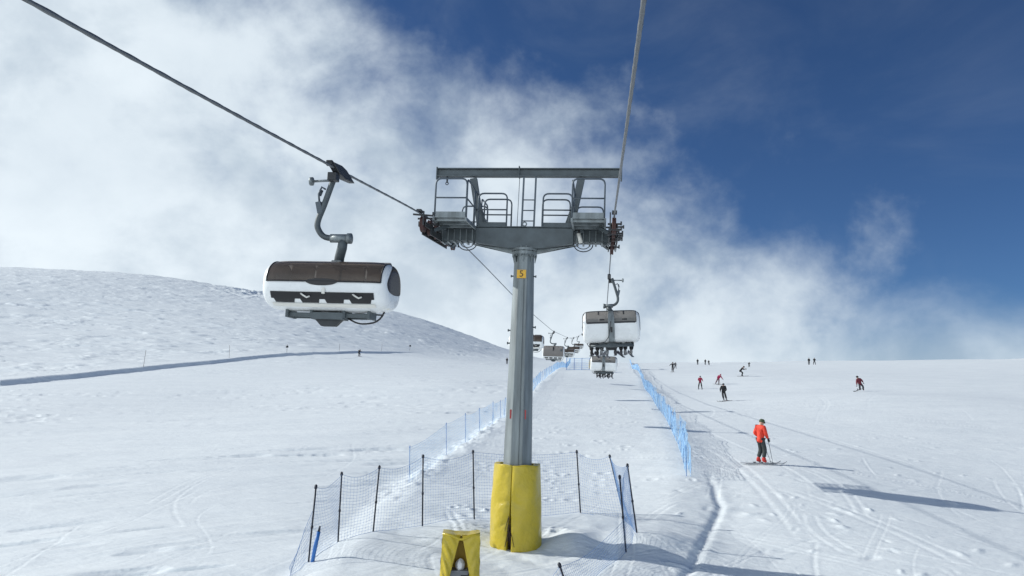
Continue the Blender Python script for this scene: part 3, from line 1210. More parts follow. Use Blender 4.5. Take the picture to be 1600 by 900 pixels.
def make_pad(loc, rot, label):
    t = thing('tower_padding', label, 'safety padding', loc, rot, 'yellow padding of the lift towers')
    mb, ga = pad_mesh(4)
    c = mb.build('padding_cover', M['yellow'], t, 0.015)
    # dark foam seen in the slit, fringe of straps
    f = MB()
    f.lathe([(0.50, 0.02), (0.50, 1.5), (0.47, 2.1)], 24)
    f.build('foam_core', M['foam'], t)
    cx, cy = math.cos(ga), math.sin(ga)
    rr = random.Random(8)
    for k in range(7):
        off = rr.uniform(-0.14, 0.14)
        z0 = rr.uniform(0.55, 1.0)
        x0, y0 = cx * 0.70 - cy * off * 0.25, cy * 0.70 + cx * off * 0.25
        x1, y1 = cx * 0.725 - cy * off * 1.15, cy * 0.725 + cx * off * 1.15
        s = MB()
        s.beam((x0, y0, z0), (x1, y1, z0 - rr.uniform(0.3, 0.5)), 0.018, 0.008)
        s.build('tie_strap', M['foam'], t)
    b = MB()
    b.tube([(0.70 * math.cos(a) , 0.70 * math.sin(a), 0.08 + 0.02 * math.sin(2 * a)) for a in np.linspace(ga + 0.12, ga + 2 * PI - 0.12, 60)], 0.018, 6)
    b.build('hem', M['yellow_in'], c)
    return t


pad1 = make_pad((TB[0], TB[1], TZ), LINE_ROT, 'large yellow vinyl padding with an open front slit round the tower foot')
pad2 = copy_tree(pad1)
pad2.location = far_tower.location
pad2['label'] = 'tiny yellow padding round the foot of the distant tower'


# ------------------------------------------------------------------ chairs
def make_chair(kind, name_label):
    """origin at the rope; riders look along +Y; +X is the riders' right"""
    if kind == 'closed':
        ztop, zbot, pitch = -1.42, -2.70, R_(-2)
    elif kind == 'up':
        ztop, zbot, pitch = -1.36, -2.60, R_(4)
    else:
        ztop, zbot, pitch = -1.62, -2.48, R_(-2)
    t = thing('chairlift_chair', name_label, 'chairlift chair', (0, 0, 0), 0, 'white bubble chairs of the lift')
    # grip
    g = MB()
    g.prism([(-0.06, -0.62, -0.055), (-0.06, -0.16, 0.055), (-0.06, 0.10, 0.065), (-0.06, 0.56, 0.0), (-0.06, 0.18, -0.11), (-0.06, -0.14, -0.12)], (0.12, 0, 0))
    g.box((0.02, 0.50, -0.01), (0.11, 0.08, 0.09))
    g.box((0.05, 0.20, -0.17), (0.16, 0.18, 0.14))
    gp = g.build('grip', M['dark'], t, 0.012)
    gr = MB()
    gr.tube([(0.10, 0.0, -0.17), (0.52, 0.0, -0.19)], 0.022, 8)
    gr.lathe([(0.03, 0.48), (0.075, 0.49), (0.075, 0.54), (0.03, 0.55)], 14, (0, 0, -0.19), 0, 'x')
    gr.build('guide_roller', M['galv'], gp)
    ht = -1.20                                                # hinge height
    if kind == 'up':
        path = [(0.10, 0, -0.10), (0.17, 0, -0.32), (0.25, 0, -0.62), (0.30, 0, -0.85), (0.27, 0, -1.02), (0.14, 0, -1.13), (-0.08, 0, -1.16)]
        ht = -1.16
    else:
        path = [(0.10, 0, -0.10), (0.14, 0, -0.22), (0.26, 0, -0.62), (0.35, 0, -0.90), (0.33, 0, -1.05), (0.20, 0, -1.18), (-0.06, 0, -1.20)]
    h = MB()
    pp = [Vector(p) for p in path]
    fine = []
    for i in range(len(pp) - 1):
        a0 = pp[max(i - 1, 0)]
        a1, a2 = pp[i], pp[i + 1]
        a3 = pp[min(i + 2, len(pp) - 1)]
        for q in range(5):
            u = q / 5
            fine.append(0.5 * ((2 * a1) + (a2 - a0) * u + (2 * a0 - 5 * a1 + 4 * a2 - a3) * u * u + (3 * a1 - a0 - 3 * a2 + a3) * u ** 3))
    fine.append(pp[-1])
    h.tube(fine, [0.062] * 4 + [0.052] * (len(fine) - 4), 10)
    hg = h.build('hanger', M['galv_dark'], t)
    dmp = MB()
    dmp.box((0.335, 0.0, -0.66), (0.09, 0.10, 0.20), Matrix.Rotation(0.25, 3, 'Y'))
    dmp.tube([(0.34, 0.02, -0.56), (0.36, 0.03, -0.42), (0.31, 0.03, -0.30), (0.24, 0.03, -0.34)], 0.018, 6)
    dmp.tube([(0.36, -0.02, -0.44), (0.33, -0.03, -0.34)], 0.03, 6)
    dmp.build('damper', M['rail'], hg)
    hn = MB()
    hn.cyl((0.10, 0, ht), (-0.20, 0, ht + 0.0), 0.075, 14)
    hn.cyl((-0.20, 0, ht), (-0.27, 0, ht), 0.092, 14)
    hn.build('hinge', M['galv'], t)
    W = 1.08
    a_y = 0.56 if kind != 'up' else 0.54
    bz = (ztop - zbot) / 2
    zc = (ztop + zbot) / 2
    Q, E_ = 8.0, 2.3
    tilt = Matrix.Rotation(pitch, 3, 'X')

    def surf(x, ph, off=0.0):
        k = max(0.0, 1 - abs(x / (W + off)) ** Q) ** (1 / Q)
        c, s = math.cos(ph), math.sin(ph)
        cy = math.copysign(abs(c) ** (2 / E_), c)
        sz = math.copysign(abs(s) ** (2 / E_), s)
        p = tilt @ Vector((x, k * (a_y + off) * cy, k * (bz + off) * sz))
        return (p.x, p.y, p.z + zc)

    def cap(side, yy, zz, off=0.0):
        r = (abs(yy / (a_y + off)) ** E_ + abs(zz / (bz + off)) ** E_) ** (1 / E_)
        r = min(r, 0.9999)
        x = side * (W + off) * (1 - r ** Q) ** (1 / Q)
        p = tilt @ Vector((x, yy, zz))
        return (p.x, p.y, p.z + zc)
    sh = MB()
    th_ = np.linspace(-1, 1, 81)
    xs = [W * math.copysign(1 - (1 - abs(v)) ** 2.2, v) for v in th_]
    xs[0], xs[-1] = -W, W
    phs = np.linspace(0, 2 * PI, 73)
    PF = (R_(4), R_(96)) if kind == 'down' else (R_(10), R_(96)) if kind == 'up' else (R_(-33), R_(83))
    XF = (-0.985, 0.955) if kind != 'closed' else (-0.96, 0.96)
    PR = (R_(104), R_(166))
    XR = ((-0.93, -0.085), (0.085, 0.93))
    xs = sorted(set([round(float(v), 5) for v in xs] + [XF[0], XF[1], XR[0][0], XR[0][1], XR[1][0], XR[1][1]]))
    phs = sorted(set([round(float(v), 5) for v in phs if PF[0] < 0 or v < 2 * PI + 1] + [p % (2 * PI) for p in (*PF, *PR)]))
    if 0.0 not in phs:
        phs = [0.0] + phs
    phs[-1] = 2 * PI

    def in_win(x, p):
        pp = p - 2 * PI if p > 1.5 * PI else p
        if XF[0] < x < XF[1] and PF[0] < pp < PF[1]:
            return True
        return PR[0] < p < PR[1] and any(a < x < b for a, b in XR)
    V_ = [surf(x, p) for x in xs for p in phs]
    m_ = len(phs)
    F_ = []
    for i in range(len(xs) - 1):
        for j in range(m_ - 1):
            if not in_win((xs[i] + xs[i + 1]) / 2, (phs[j] + phs[j + 1]) / 2):
                F_.append((i * m_ + j, (i + 1) * m_ + j, (i + 1) * m_ + j + 1, i * m_ + j + 1))
    sh.add(V_, F_, 0, True)
    shell = sh.build('cabin_shell', M['white'], t)
    wb = shell.modifiers.new('weld', 'WELD')
    wb.merge_threshold = 0.0005
    sd_ = shell.modifiers.new('thickness', 'SOLIDIFY')
    sd_.thickness = 0.025
    sd_.offset = 1.0 if False else -1.0

    def patch(name, material, parent, x0f, x1f, p0, p1, off, nx=40, npv=18, thick=0.0):
        b = MB()

        def fn(u, v):
            ph = p0 + (p1 - p0) * v
            xa, xb = x0f(v), x1f(v)
            return surf(xa + (xb - xa) * u, ph, off)
        b.grid(fn, np.linspace(0, 1, nx), np.linspace(0, 1, npv))
        return b.build(name, material, parent)

    def cap_poly(name, material, parent, side, pts, off):
        b = MB()
        cy = sum(p[0] for p in pts) / len(pts)
        cz = sum(p[1] for p in pts) / len(pts)
        rings = np.linspace(0, 1, 10)
        b.grid(lambda q, k: cap(side, cy + (pts[int(k) % len(pts)][0] - cy) * q, cz + (pts[int(k) % len(pts)][1] - cz) * q, off), rings, list(range(len(pts) + 1)))
        return b.build(name, material, parent)

    def lens(name, material, parent, xc, pc, rx, rp, off):
        b = MB()
        b.grid(lambda q, k: surf(xc + rx * q * math.cos(k), pc + rp * q * math.sin(k), off), np.linspace(0, 1, 6), np.linspace(0, 2 * PI, 33))
        return b.build(name, material, parent)
    def seal(name, parent, xa, xb, p0, p1, w=0.022, material='black'):
        b = MB()
        path = [surf(xa + (xb - xa) * q, p0, 0.004) for q in np.linspace(0, 1, 24)] + [surf(xb, p0 + (p1 - p0) * q, 0.004) for q in np.linspace(0, 1, 14)[1:]] \
            + [surf(xb + (xa - xb) * q, p1, 0.004) for q in np.linspace(0, 1, 24)[1:]] + [surf(xa, p1 + (p0 - p1) * q, 0.004) for q in np.linspace(0, 1, 14)[1:]]
        b.tube(path, w * 0.6, 6)
        return b.build(name, M[material], parent)
    # seats inside, black cushions on a pale bench
    for q in range(4):
        xq = -0.69 + 0.46 * q
        sb_ = MB()
        sb_.box((xq, -0.33, zbot + 0.60), (0.42, 0.09, 0.66), Matrix.Rotation(R_(8), 3, 'X'))
        sb_.build('seat_back', M['seat'], t, 0.03)
        sc_ = MB()
        sc_.box((xq, -0.06, zbot + 0.20), (0.42, 0.46, 0.08), Matrix.Rotation(R_(5), 3, 'X'))
        sc_.build('seat_cushion', M['seat'], t, 0.025)
    # ---- front (towards +Y): phi 0 is straight ahead, 90 deg is the top
    if kind != 'closed':
        pA, pB = PF
        seal('window_seal', t, XF[0], XF[1], pA, pB)
        patch('bubble_window', M['smoke'], t, lambda v: XF[0], lambda v: XF[1], pA, pB, 0.004)
        lens('window_grip', M['black'], t, 0.0, pA - 0.01, 0.27, 0.10, 0.013)
        sp0, sp1 = R_(-42), R_(-21)
        slots = [(-0.86, -0.44), (-0.40, -0.02), (0.02, 0.40), (0.44, 0.86)]
    else:
        seal('window_seal', t, XF[0], XF[1], *PF)
        patch('bubble_window', M['smoke_pale'], t, lambda v: XF[0], lambda v: XF[1], PF[0], PF[1], 0.004)
        patch('visor_handle', M['black'], t, lambda v: -0.05, lambda v: 0.05, R_(12), R_(52), 0.016, 4, 10)
        patch('window_sticker', M['galv_dark'], t, lambda v: -0.86, lambda v: -0.70, R_(8), R_(28), 0.014, 4, 6)
        sp0, sp1 = R_(-62), R_(-44)
        slots = [(-0.86, -0.46), (-0.40, -0.04), (0.04, 0.40), (0.46, 0.86)]
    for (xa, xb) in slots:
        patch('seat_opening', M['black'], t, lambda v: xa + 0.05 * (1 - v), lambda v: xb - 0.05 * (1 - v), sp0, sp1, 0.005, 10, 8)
    if kind != 'closed':
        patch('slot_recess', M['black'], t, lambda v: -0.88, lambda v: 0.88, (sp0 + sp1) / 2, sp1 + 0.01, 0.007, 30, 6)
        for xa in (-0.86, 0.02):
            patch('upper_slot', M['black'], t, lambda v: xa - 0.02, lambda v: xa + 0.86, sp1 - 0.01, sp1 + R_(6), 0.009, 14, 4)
        for xx in (0.22, -0.66):
            hb = MB()
            p0 = Vector(surf(xx + 0.12, R_(-18), 0.03))
            p1 = Vector(surf(xx + 0.02, R_(-25), 0.05))
            hb.tube([p0, (p0 + p1) / 2 + Vector((0, 0.02, 0)), p1, p1 + Vector((-0.05, 0.0, 0.02))], 0.014, 7)
            hb.build('lap_bar_handle', M['white_warm'], t)
        lc = MB()
        p = Vector(surf(-0.04, R_(-12), 0.01))
        lc.box(p, (0.05, 0.03, 0.10))
        lc.build('latch', M['white_warm'], t)
        lp = patch('seat_lip', M['white_warm'], t, lambda v: -0.88, lambda v: 0.88, sp0 - R_(13), sp0 - R_(1.5), 0.012, 30, 6)
    # ---- side windows
    for side in (-1, 1):
        base = [(-0.29, -0.13), (-0.10, -0.17), (0.10, -0.17), (0.25, -0.13), (0.30, -0.02), (0.22, 0.13), (0.08, 0.27), (-0.05, 0.33), (-0.17, 0.28), (-0.27, 0.13), (-0.31, 0.0)]
        sy, sz = a_y / 0.56 * 1.32, bz / 0.43 * 1.0
        pts = []
        n = len(base)
        for i in range(n):
            for q in range(4):
                u = q / 4
                a0, a1, a2, a3 = base[i - 1], base[i], base[(i + 1) % n], base[(i + 2) % n]
                pts.append(tuple(0.5 * ((2 * a1[c]) + (a2[c] - a0[c]) * u + (2 * a0[c] - 5 * a1[c] + 4 * a2[c] - a3[c]) * u * u + (3 * a1[c] - a0[c] - 3 * a2[c] + a3[c]) * u ** 3) for c in (0, 1)))
        big = [(p[0] * sy * 1.06, (p[1] + 0.06) * sz * 1.06 - 0.003) for p in pts]
        sml = [(p[0] * sy, (p[1] + 0.06) * sz) for p in pts]
        cap_poly('side_window_seal', M['black'], t, side, big, 0.004)
        cap_poly('side_window', M['smoke'], t, side, sml, 0.008)
    # ---- back (towards -Y): two panes, spine
    for (xa, xb) in ((-0.93, -0.07), (0.07, 0.93)):
        xa, xb = (XR[0] if xa < -0.5 else XR[1])
        seal('rear_window_seal', t, xa, xb, PR[0], PR[1], 0.02, 'dark')
        pw = patch('rear_window', M['grey_vinyl'], t, lambda v: xa, lambda v: xb, PR[1], PR[0], 0.004)
        s_ = 1 if xa > 0 else -1
        patch('window_clip', M['dark'], pw, lambda v: s_ * 0.47 - 0.02, lambda v: s_ * 0.47 + 0.02, R_(135), R_(104), 0.014, 3, 6)
        patch('pull_tab', M['black'], pw, lambda v: s_ * 0.42 + 0.08 - 0.09, lambda v: s_ * 0.42 + 0.08 + 0.09, R_(159), R_(154), 0.014, 4, 3)
        patch('sill_strip', M['dark'], pw, lambda v: xa + 0.03, lambda v: xb - 0.03, R_(169.5), R_(164), 0.011, 30, 3)
    sp = MB()
    b0 = Vector(surf(0, R_(100), 0.04))
    ns = MB()
    sh_top = Vector(surf(0, R_(112), 0.06))
    neck = [Vector((-0.13, 0, ht - 0.02)), Vector((-0.10, -0.04, ht - 0.16)), Vector((-0.03, -0.14, (ht + ztop) / 2 - 0.10)), Vector((0.0, sh_top.y * 0.8, ztop - 0.02))]
    if kind == 'up':
        neck = [Vector((-0.10, 0, ht - 0.02)), Vector((-0.08, -0.06, ht - 0.10)), Vector((-0.02, sh_top.y, sh_top.z + 0.03))]
    ns.tube(neck, [0.075] + [0.085] * (len(neck) - 1), 10)
    ns.build('neck', M['galv_dark'], t)
    pts = [surf(0, R_(a), 0.05) for a in range(95, 268, 6)]
    wds = [0.085 + 0.035 * math.sin(PI * i / (len(pts) - 1)) for i in range(len(pts))]
    for i in range(len(pts) - 1):
        sp.beam(pts[i], pts[i + 1], wds[i] * 1.7, 0.07, up=(1, 0, 0)) if False else None
    vs = []
    for p, w in zip([Vector(p) for p in pts], wds):
        inw = (Vector((0, 0, zc)) - p).normalized() * 0.09
        vs += [p + Vector((-w, 0, 0)), p + Vector((w, 0, 0)), p + Vector((w, 0, 0)) + inw, p + Vector((-w, 0, 0)) + inw]
    fs = []
    for i in range(len(pts) - 1):
        for k in range(4):
            a = i * 4 + k
            b = i * 4 + (k + 1) % 4
            fs.append((a, b, b + 4, a + 4))
    fs += [(3, 2, 1, 0), tuple(len(vs) - 4 + k for k in range(4))]
    sp.add(vs, fs)
    spine = sp.build('spine', M['galv'], t, 0.01)
    sl = MB()
    q = Vector(surf(0, R_(186), 0.06))
    sl.box(q, (0.07, 0.02, 0.20))
    sl.build('spine_slot', M['black'], spine)
    hs = MB()
    hs.tube([surf(-0.02 - 0.02 * i, R_(165 + 9 * i), 0.07) for i in range(6)] + [surf(-0.25, R_(232), 0.06), surf(-0.5, R_(243), 0.05), surf(-0.8, R_(247), 0.05)], 0.014, 6)
    hs.build('hose', M['dark'], t)
    # ---- under frame
    uf = MB()
    zf = zbot - 0.06
    for (yy, hh) in ((0.10, 0.07), (-0.14, 0.09)):
        uf.box((0, yy, zf), (1.46, 0.07, hh))
    for xx in (-0.71, -0.28, 0.28, 0.71):
        uf.box((xx, 0, zf + 0.01), (0.05, 0.40, 0.13))
    uf.box((0, 0.06, zf - 0.02), (0.56, 0.30, 0.12))
    uf.build('under_frame', M['galv_dark'], t, 0.01)
    wd = MB()
    wd.prism([(-0.25, 0.14, zf - 0.06), (0.25, 0.14, zf - 0.06), (0.12, 0.14, zf - 0.19), (-0.12, 0.14, zf - 0.19)], (0, -0.14, 0))
    wd.build('foot_bracket', M['dark'], t, 0.01)
    cb = MB()
    x_, z_ = -0.98, zbot + 0.10
    cb.tube(bent([(-0.28, 0.0, zf - 0.03), (-0.50, 0.02, zf - 0.14), (-0.86, 0.02, zf - 0.10), (-1.0, 0.02, zbot + 0.20)], 0.2), 0.016, 6)
    cb.build('cable', M['black'], t)
    if kind == 'up':
        fb = MB()
        fb.tube([(-0.80, -0.30, zf - 0.04), (0.82, -0.30, zf - 0.04)], 0.05, 8)
        fb.box((0, -0.25, zf - 0.03), (0.34, 0.16, 0.14))
        fb.build('seat_beam', M['galv_dark'], t)
    return t


chair_down = make_chair('down', 'large empty white bubble chair with brown window hanging before the tower')
chair_closed = make_chair('closed', 'distant chair with its pale bubble shut fully down, right of the tower pole')
chair_up = make_chair('up', 'occupied white bubble chair seen from behind, riding up right of the tower')


def place_chair(src, s, side, first, label, dz=0.0):
    o = src if first else copy_tree(src)
    o.location = LP(s, side * HG, RZ(s, side) + dz)
    o.rotation_euler = (0, 0, LINE_ROT if side > 0 else LINE_ROT + PI)
    if label:
        o['label'] = label
    return o


place_chair(chair_down, -8.3, -1, True, None)
place_chair(chair_down, 26.5, -1, False, 'white bubble chair half hidden behind the grey tower pole')
place_chair(chair_closed, 54.5, -1, True, None)
place_chair(chair_down, 85, -1, False, 'small white bubble chair coming down, next behind the pale shut one')
place_chair(chair_down, 111, -1, False, 'tiny white bubble chair far up the descending rope, beside the dark distant tower pole')
place_chair(chair_down, 140, -1, False, 'farthest white bubble chair on the descending rope, just before the distant tower')
UP1, UP2 = 8.6, 42.0
place_chair(chair_up, UP1, 1, True, None).rotation_euler[1] = R_(-3.2)
place_chair(chair_up, UP2, 1, False, 'small occupied white bubble chair directly below and beyond the near occupied one')
place_chair(chair_up, 76, 1, False, 'tiny occupied white bubble chair far up the ascending rope, mostly behind the others')


# ------------------------------------------------------------------ people
def skin_obj(name, joints, edges, radii, material, parent, root=0, sub=2):
    me = bpy.data.meshes.new(name + '_src')
    me.from_pydata([tuple(j) for j in joints], edges, [])
    o = bpy.data.objects.new(name + '_src', me)
    C.objects.link(o)
    sk = o.modifiers.new('skin', 'SKIN')
    sk.use_smooth_shade = True
    sv = me.skin_vertices[0].data
    for i, r in enumerate(radii):
        rr = r if isinstance(r, tuple) else (r, r)
        sv[i].radius = rr
        sv[i].use_root = (i == root)
    ss = o.modifiers.new('sub', 'SUBSURF')
    ss.levels = sub
    ss.render_levels = sub
    dg = bpy.context.evaluated_depsgraph_get()
    m2 = bpy.data.meshes.new_from_object(o.evaluated_get(dg))
    bpy.data.objects.remove(o)
    bpy.data.meshes.remove(me)
    m2.name = name
    m2.materials.clear()
    m2.materials.append(material)
    m2.polygons.foreach_set('use_smooth', [True] * len(m2.polygons))
    r = bpy.data.objects.new(name, m2)
    C.objects.link(r)
    if parent is not None:
        r.parent = parent
    return r


def glove_mesh():
    """right glove hanging from the wrist at the origin, fingers down -Z, thumb to +Y; slightly curled"""
    J = [(0, 0, 0.0), (0, 0.0, -0.045), (0, 0, -0.09)]
    E_ = [(0, 1), (1, 2)]
    R0 = [0.036, (0.028, 0.042), (0.024, 0.042)]
    for k, (yy, ln) in enumerate(((-0.034, 0.055), (-0.012, 0.070), (0.011, 0.075), (0.034, 0.066))):
        b = len(J)
        J += [(0, yy, -0.10), (-0.008, yy, -0.10 - ln * 0.5), (-0.03, yy, -0.10 - ln)]
        E_ += [(2, b), (b, b + 1), (b + 1, b + 2)]
        R0 += [0.013, 0.012, 0.010]
    b = len(J)
    J += [(-0.01, 0.05, -0.055), (-0.03, 0.072, -0.095)]
    E_ += [(1, b), (b, b + 1)]
    R0 += [0.015, 0.012]
    return J, E_, R0


_gl = {}


def glove(col, parent, elbow, wrist, side):
    if col not in _gl:
        J, E_, R0 = glove_mesh()
        g = skin_obj('glove', J, E_, R0, cloth(col), None, 0, 1)
        _gl[col] = g.data
        bpy.data.objects.remove(g)
    o = bpy.data.objects.new('glove', _gl[col])
    C.objects.link(o)
    o.parent = parent
    d = (Vector(wrist) - Vector(elbow)).normalized()
    q = Vector((0, 0, -1)).rotation_difference(d)
    o.rotation_mode = 'QUATERNION'
    o.rotation_quaternion = q
    o.location = wrist
    o.scale = (side * 1.15, 1.15, 1.15)
    return o


BASE = dict(pelvis=(0, 0, 0.93), spine=(0, 0.0, 1.14), chest=(0, 0.0, 1.33), neck=(0, 0.01, 1.49), head=(0, 0.03, 1.60), crown=(0, 0.025, 1.70),
            sl=(-0.185, 0, 1.42), el=(-0.25, -0.03, 1.17), wl=(-0.22, 0.10, 0.96), sr=(0.185, 0, 1.42), er=(0.25, -0.03, 1.17), wr=(0.22, 0.10, 0.96),
            hl=(-0.095, 0, 0.90), kl=(-0.11, 0.05, 0.50), al=(-0.11, 0.0, 0.10), tl=(-0.115, 0.17, 0.04), hr=(0.095, 0, 0.90), kr=(0.11, 0.05, 0.50), ar=(0.11, 0.0, 0.10), tr=(0.115, 0.17, 0.04))


def make_person(label, loc, rotz, jacket, trousers, boots, hat, pose=None, h=1.78, group=None, gloves=(0.01, 0.01, 0.012), detail=True, helmet=False, face=True):
    P = dict(BASE)
    if pose:
        P.update(pose)
    k = h / 1.78
    P = {a: Vector(b) for a, b in P.items()}
    t = thing('person', label, 'person', loc, rotz, group)
    t.scale = (k, k, k)
    names = ['pelvis', 'spine', 'chest', 'neck', 'head', 'crown', 'sl', 'el', 'wl', 'sr', 'er', 'wr', 'hl', 'kl', 'al', 'tl', 'hr', 'kr', 'ar', 'tr']
    ix = {n: i for i, n in enumerate(names)}
    ed = [('pelvis', 'spine'), ('spine', 'chest'), ('chest', 'neck'), ('neck', 'head'), ('head', 'crown'), ('chest', 'sl'), ('sl', 'el'), ('el', 'wl'), ('chest', 'sr'), ('sr', 'er'), ('er', 'wr'),
          ('pelvis', 'hl'), ('hl', 'kl'), ('kl', 'al'), ('al', 'tl'), ('pelvis', 'hr'), ('hr', 'kr'), ('kr', 'ar'), ('ar', 'tr')]
    rad = dict(pelvis=0.10, spine=0.10, chest=0.11, neck=0.055, head=0.095, crown=0.075, sl=0.055, el=0.04, wl=0.03, sr=0.055, er=0.04, wr=0.03,
               hl=0.075, kl=0.055, al=0.04, tl=0.03, hr=0.075, kr=0.055, ar=0.04, tr=0.03)
    J = [P[n] for n in names]
    E_ = [(ix[a], ix[b]) for a, b in ed]
    Rr = [rad[n] for n in names]
    fw = (P['head'] - P['neck']).cross(Vector((1, 0, 0)))
    up = (P['crown'] - P['neck']).normalized()
    face_d = P.get('face', Vector((0, 1, 0)))
    face_d = (face_d - up * face_d.dot(up)).normalized()
    if face:                                   # nose grows out of the head so the body stays one surface
        J.append(P['head'] + face_d * 0.115 - up * 0.01)
        E_.append((ix['head'], len(J) - 1))
        Rr.append(0.018)
    skin_obj('body', J, E_, Rr, M['skin'], t, 0, 2)
    # jacket
    jn = ['pelvis', 'spine', 'chest', 'neck', 'sl', 'el', 'wl', 'sr', 'er', 'wr']
    jx = {n: i for i, n in enumerate(jn)}
    je = [('pelvis', 'spine'), ('spine', 'chest'), ('chest', 'neck'), ('chest', 'sl'), ('sl', 'el'), ('el', 'wl'), ('chest', 'sr'), ('sr', 'er'), ('er', 'wr')]
    jr = dict(pelvis=(0.205, 0.18), spine=(0.17, 0.145), chest=(0.175, 0.145), neck=0.085, sl=0.095, el=0.078, wl=0.058, sr=0.095, er=0.078, wr=0.058)
    JJ = [P[n].copy() for n in jn]
    JJ[0] = P['pelvis'] + (P['pelvis'] - P['spine']).normalized() * (0.17 if detail else 0.02)
    skin_obj('jacket', JJ, [(jx[a], jx[b]) for a, b in je], [jr[n] for n in jn], cloth(jacket), t, 1, 2)
    # trousers
    tn = ['pelvis', 'hl', 'kl', 'al', 'hr', 'kr', 'ar']
    tx = {n: i for i, n in enumerate(tn)}
    te = [('pelvis', 'hl'), ('hl', 'kl'), ('kl', 'al'), ('pelvis', 'hr'), ('hr', 'kr'), ('kr', 'ar')]
    trd = dict(pelvis=(0.13, 0.115), hl=0.10, kl=0.095, al=0.085, hr=0.10, kr=0.095, ar=0.085)
    TT = [P[n].copy() for n in tn]
    for a, b in (('kl', 'al'), ('kr', 'ar')):
        TT[tx[b]] = P[b] + (P[a] - P[b]).normalized() * 0.10
    skin_obj('trousers', TT, [(tx[a], tx[b]) for a, b in te], [trd[n] for n in tn], cloth(trousers), t, 0, 2)
    # boots
    for a, b, c in (('kl', 'al', 'tl'), ('kr', 'ar', 'tr')):
        upv = (P[a] - P[b]).normalized()
        toe = (P[c] - P[b])
        heel = P[b] - Vector((toe.x, toe.y, 0)).normalized() * 0.06 + (P[c] - P[b]) * 0.15
        skin_obj('boot', [P[b] + upv * 0.16, P[b] + upv * 0.02, P[c], heel - upv * 0.03], [(0, 1), (1, 2), (1, 3)], [0.075, 0.07, 0.052, 0.055], cloth(boots), t, 1, 1)
    # hat or helmet, goggles
    hd = MB()
    q = Vector((0, 0, 1)).rotation_difference(up).to_matrix()
    rows = []
    n = 18
    prof = [(0.106, -0.02), (0.110, 0.02), (0.104, 0.06), (0.082, 0.095), (0.045, 0.115), (0.008, 0.12)]
    vs = []
    for (r, z) in prof:
        for j in range(n):
            a = 2 * PI * j / n
            vs.append(P['head'] + q @ Vector((r * math.cos(a), r * 1.12 * math.sin(a), z + 0.03)))
    fs = []
    for i in range(len(prof) - 1):
        for j in range(n):
            a = i * n + j
            b = i * n + (j + 1) % n
            fs.append((a, b, b + n, a + n))
    fs += [tuple(range(n - 1, -1, -1)), tuple((len(prof) - 1) * n + j for j in range(n))]
    hd.add(vs, fs, 0, True)
    hd.build('helmet' if helmet else 'hat', cloth(hat), t)
    if detail and face:
        gg = MB()
        side_d = up.cross(face_d).normalized()
        pts = [P['head'] + up * 0.015 + (face_d * math.cos(a) + side_d * math.sin(a)) * 0.118 for a in np.linspace(-0.95, 0.95, 9)]
        gg.tube(pts, 0.026, 7)
        gg.build('goggles', M['goggle'], t)
        mo = MB()
        pts = [P['head'] - up * 0.055 + (face_d * math.cos(a) + side_d * math.sin(a)) * 0.096 for a in np.linspace(-0.28, 0.28, 5)]
        mo.tube(pts, 0.007, 5)
        mo.build('mouth', M['red_mark'], t)
    if detail:
        glove(gloves, t, P['el'], P['wl'], 1)
        glove(gloves, t, P['er'], P['wr'], -1)
    return t


def W2(t, v):
    bpy.context.view_layer.update()
    return t.matrix_world @ Vector(v)


def make_ski(label, foot, yaw, pitch=0.0, ln=1.62, material='ski', group='skis of the people on the slope', wide=0.085):
    mb = MB()
    N_ = 22
    vs = []
    for i in range(N_ + 1):
        t = i / N_
        y = (t - 0.45) * ln
        w = wide / 2 * (1.0 + 0.28 * (2 * t - 1) ** 2)
        if t > 0.92:
            w *= max(0.12, math.sqrt(max(0, 1 - ((t - 0.92) / 0.08) ** 2)))
        if t < 0.04:
            w *= 0.75
        z = 0.012 + (0.10 * ((t - 0.86) / 0.14) ** 2 if t > 0.86 else 0)
        vs += [(-w, y, z), (w, y, z), (w, y, z + 0.016), (-w, y, z + 0.016)]
    fs = []
    for i in range(N_):
        for k in range(4):
            a = i * 4 + k
            b = i * 4 + (k + 1) % 4
            fs.append((a, b, b + 4, a + 4))
    fs += [(3, 2, 1, 0), tuple(N_ * 4 + k for k in range(4))]
    mb.add(vs, fs)
    mb.box((0, 0.14, 0.045), (0.07, 0.08, 0.04))
    mb.box((0, -0.16, 0.05), (0.07, 0.10, 0.05))
    o = mb.build('ski', M[material])
    o.location = foot
    o.rotation_euler = (pitch, 0, yaw)
    return tag(o, label, 'ski', group)


def make_pole(label, top, tip, group='ski poles'):
    top = Vector(top)
    tip = Vector(tip)
    t = thing('ski_pole', label, 'ski pole', tuple(tip), 0, group)
    d = (top - tip)
    s = MB()
    s.tube([Vector((0, 0, 0)), d * 0.9], [0.008, 0.012], 6)
    s.build('shaft', M['pole'], t)
    b = MB()
    b.lathe([(0.01, 0.0), (0.045, 0.004), (0.045, 0.012), (0.01, 0.02)], 12, tuple(d.normalized() * 0.07))
    b.build('basket', M['black'], t)
    g = MB()
    g.tube([d * 0.9, d], [0.018, 0.02], 8)
    g.build('grip', M['black'], t)
    return t


def slope_pitch(x, y, yaw):
    dx, dy = -math.sin(yaw), math.cos(yaw)
    return math.atan2(gz(x + dx * 0.6, y + dy * 0.6) - gz(x - dx * 0.6, y - dy * 0.6), 1.2)


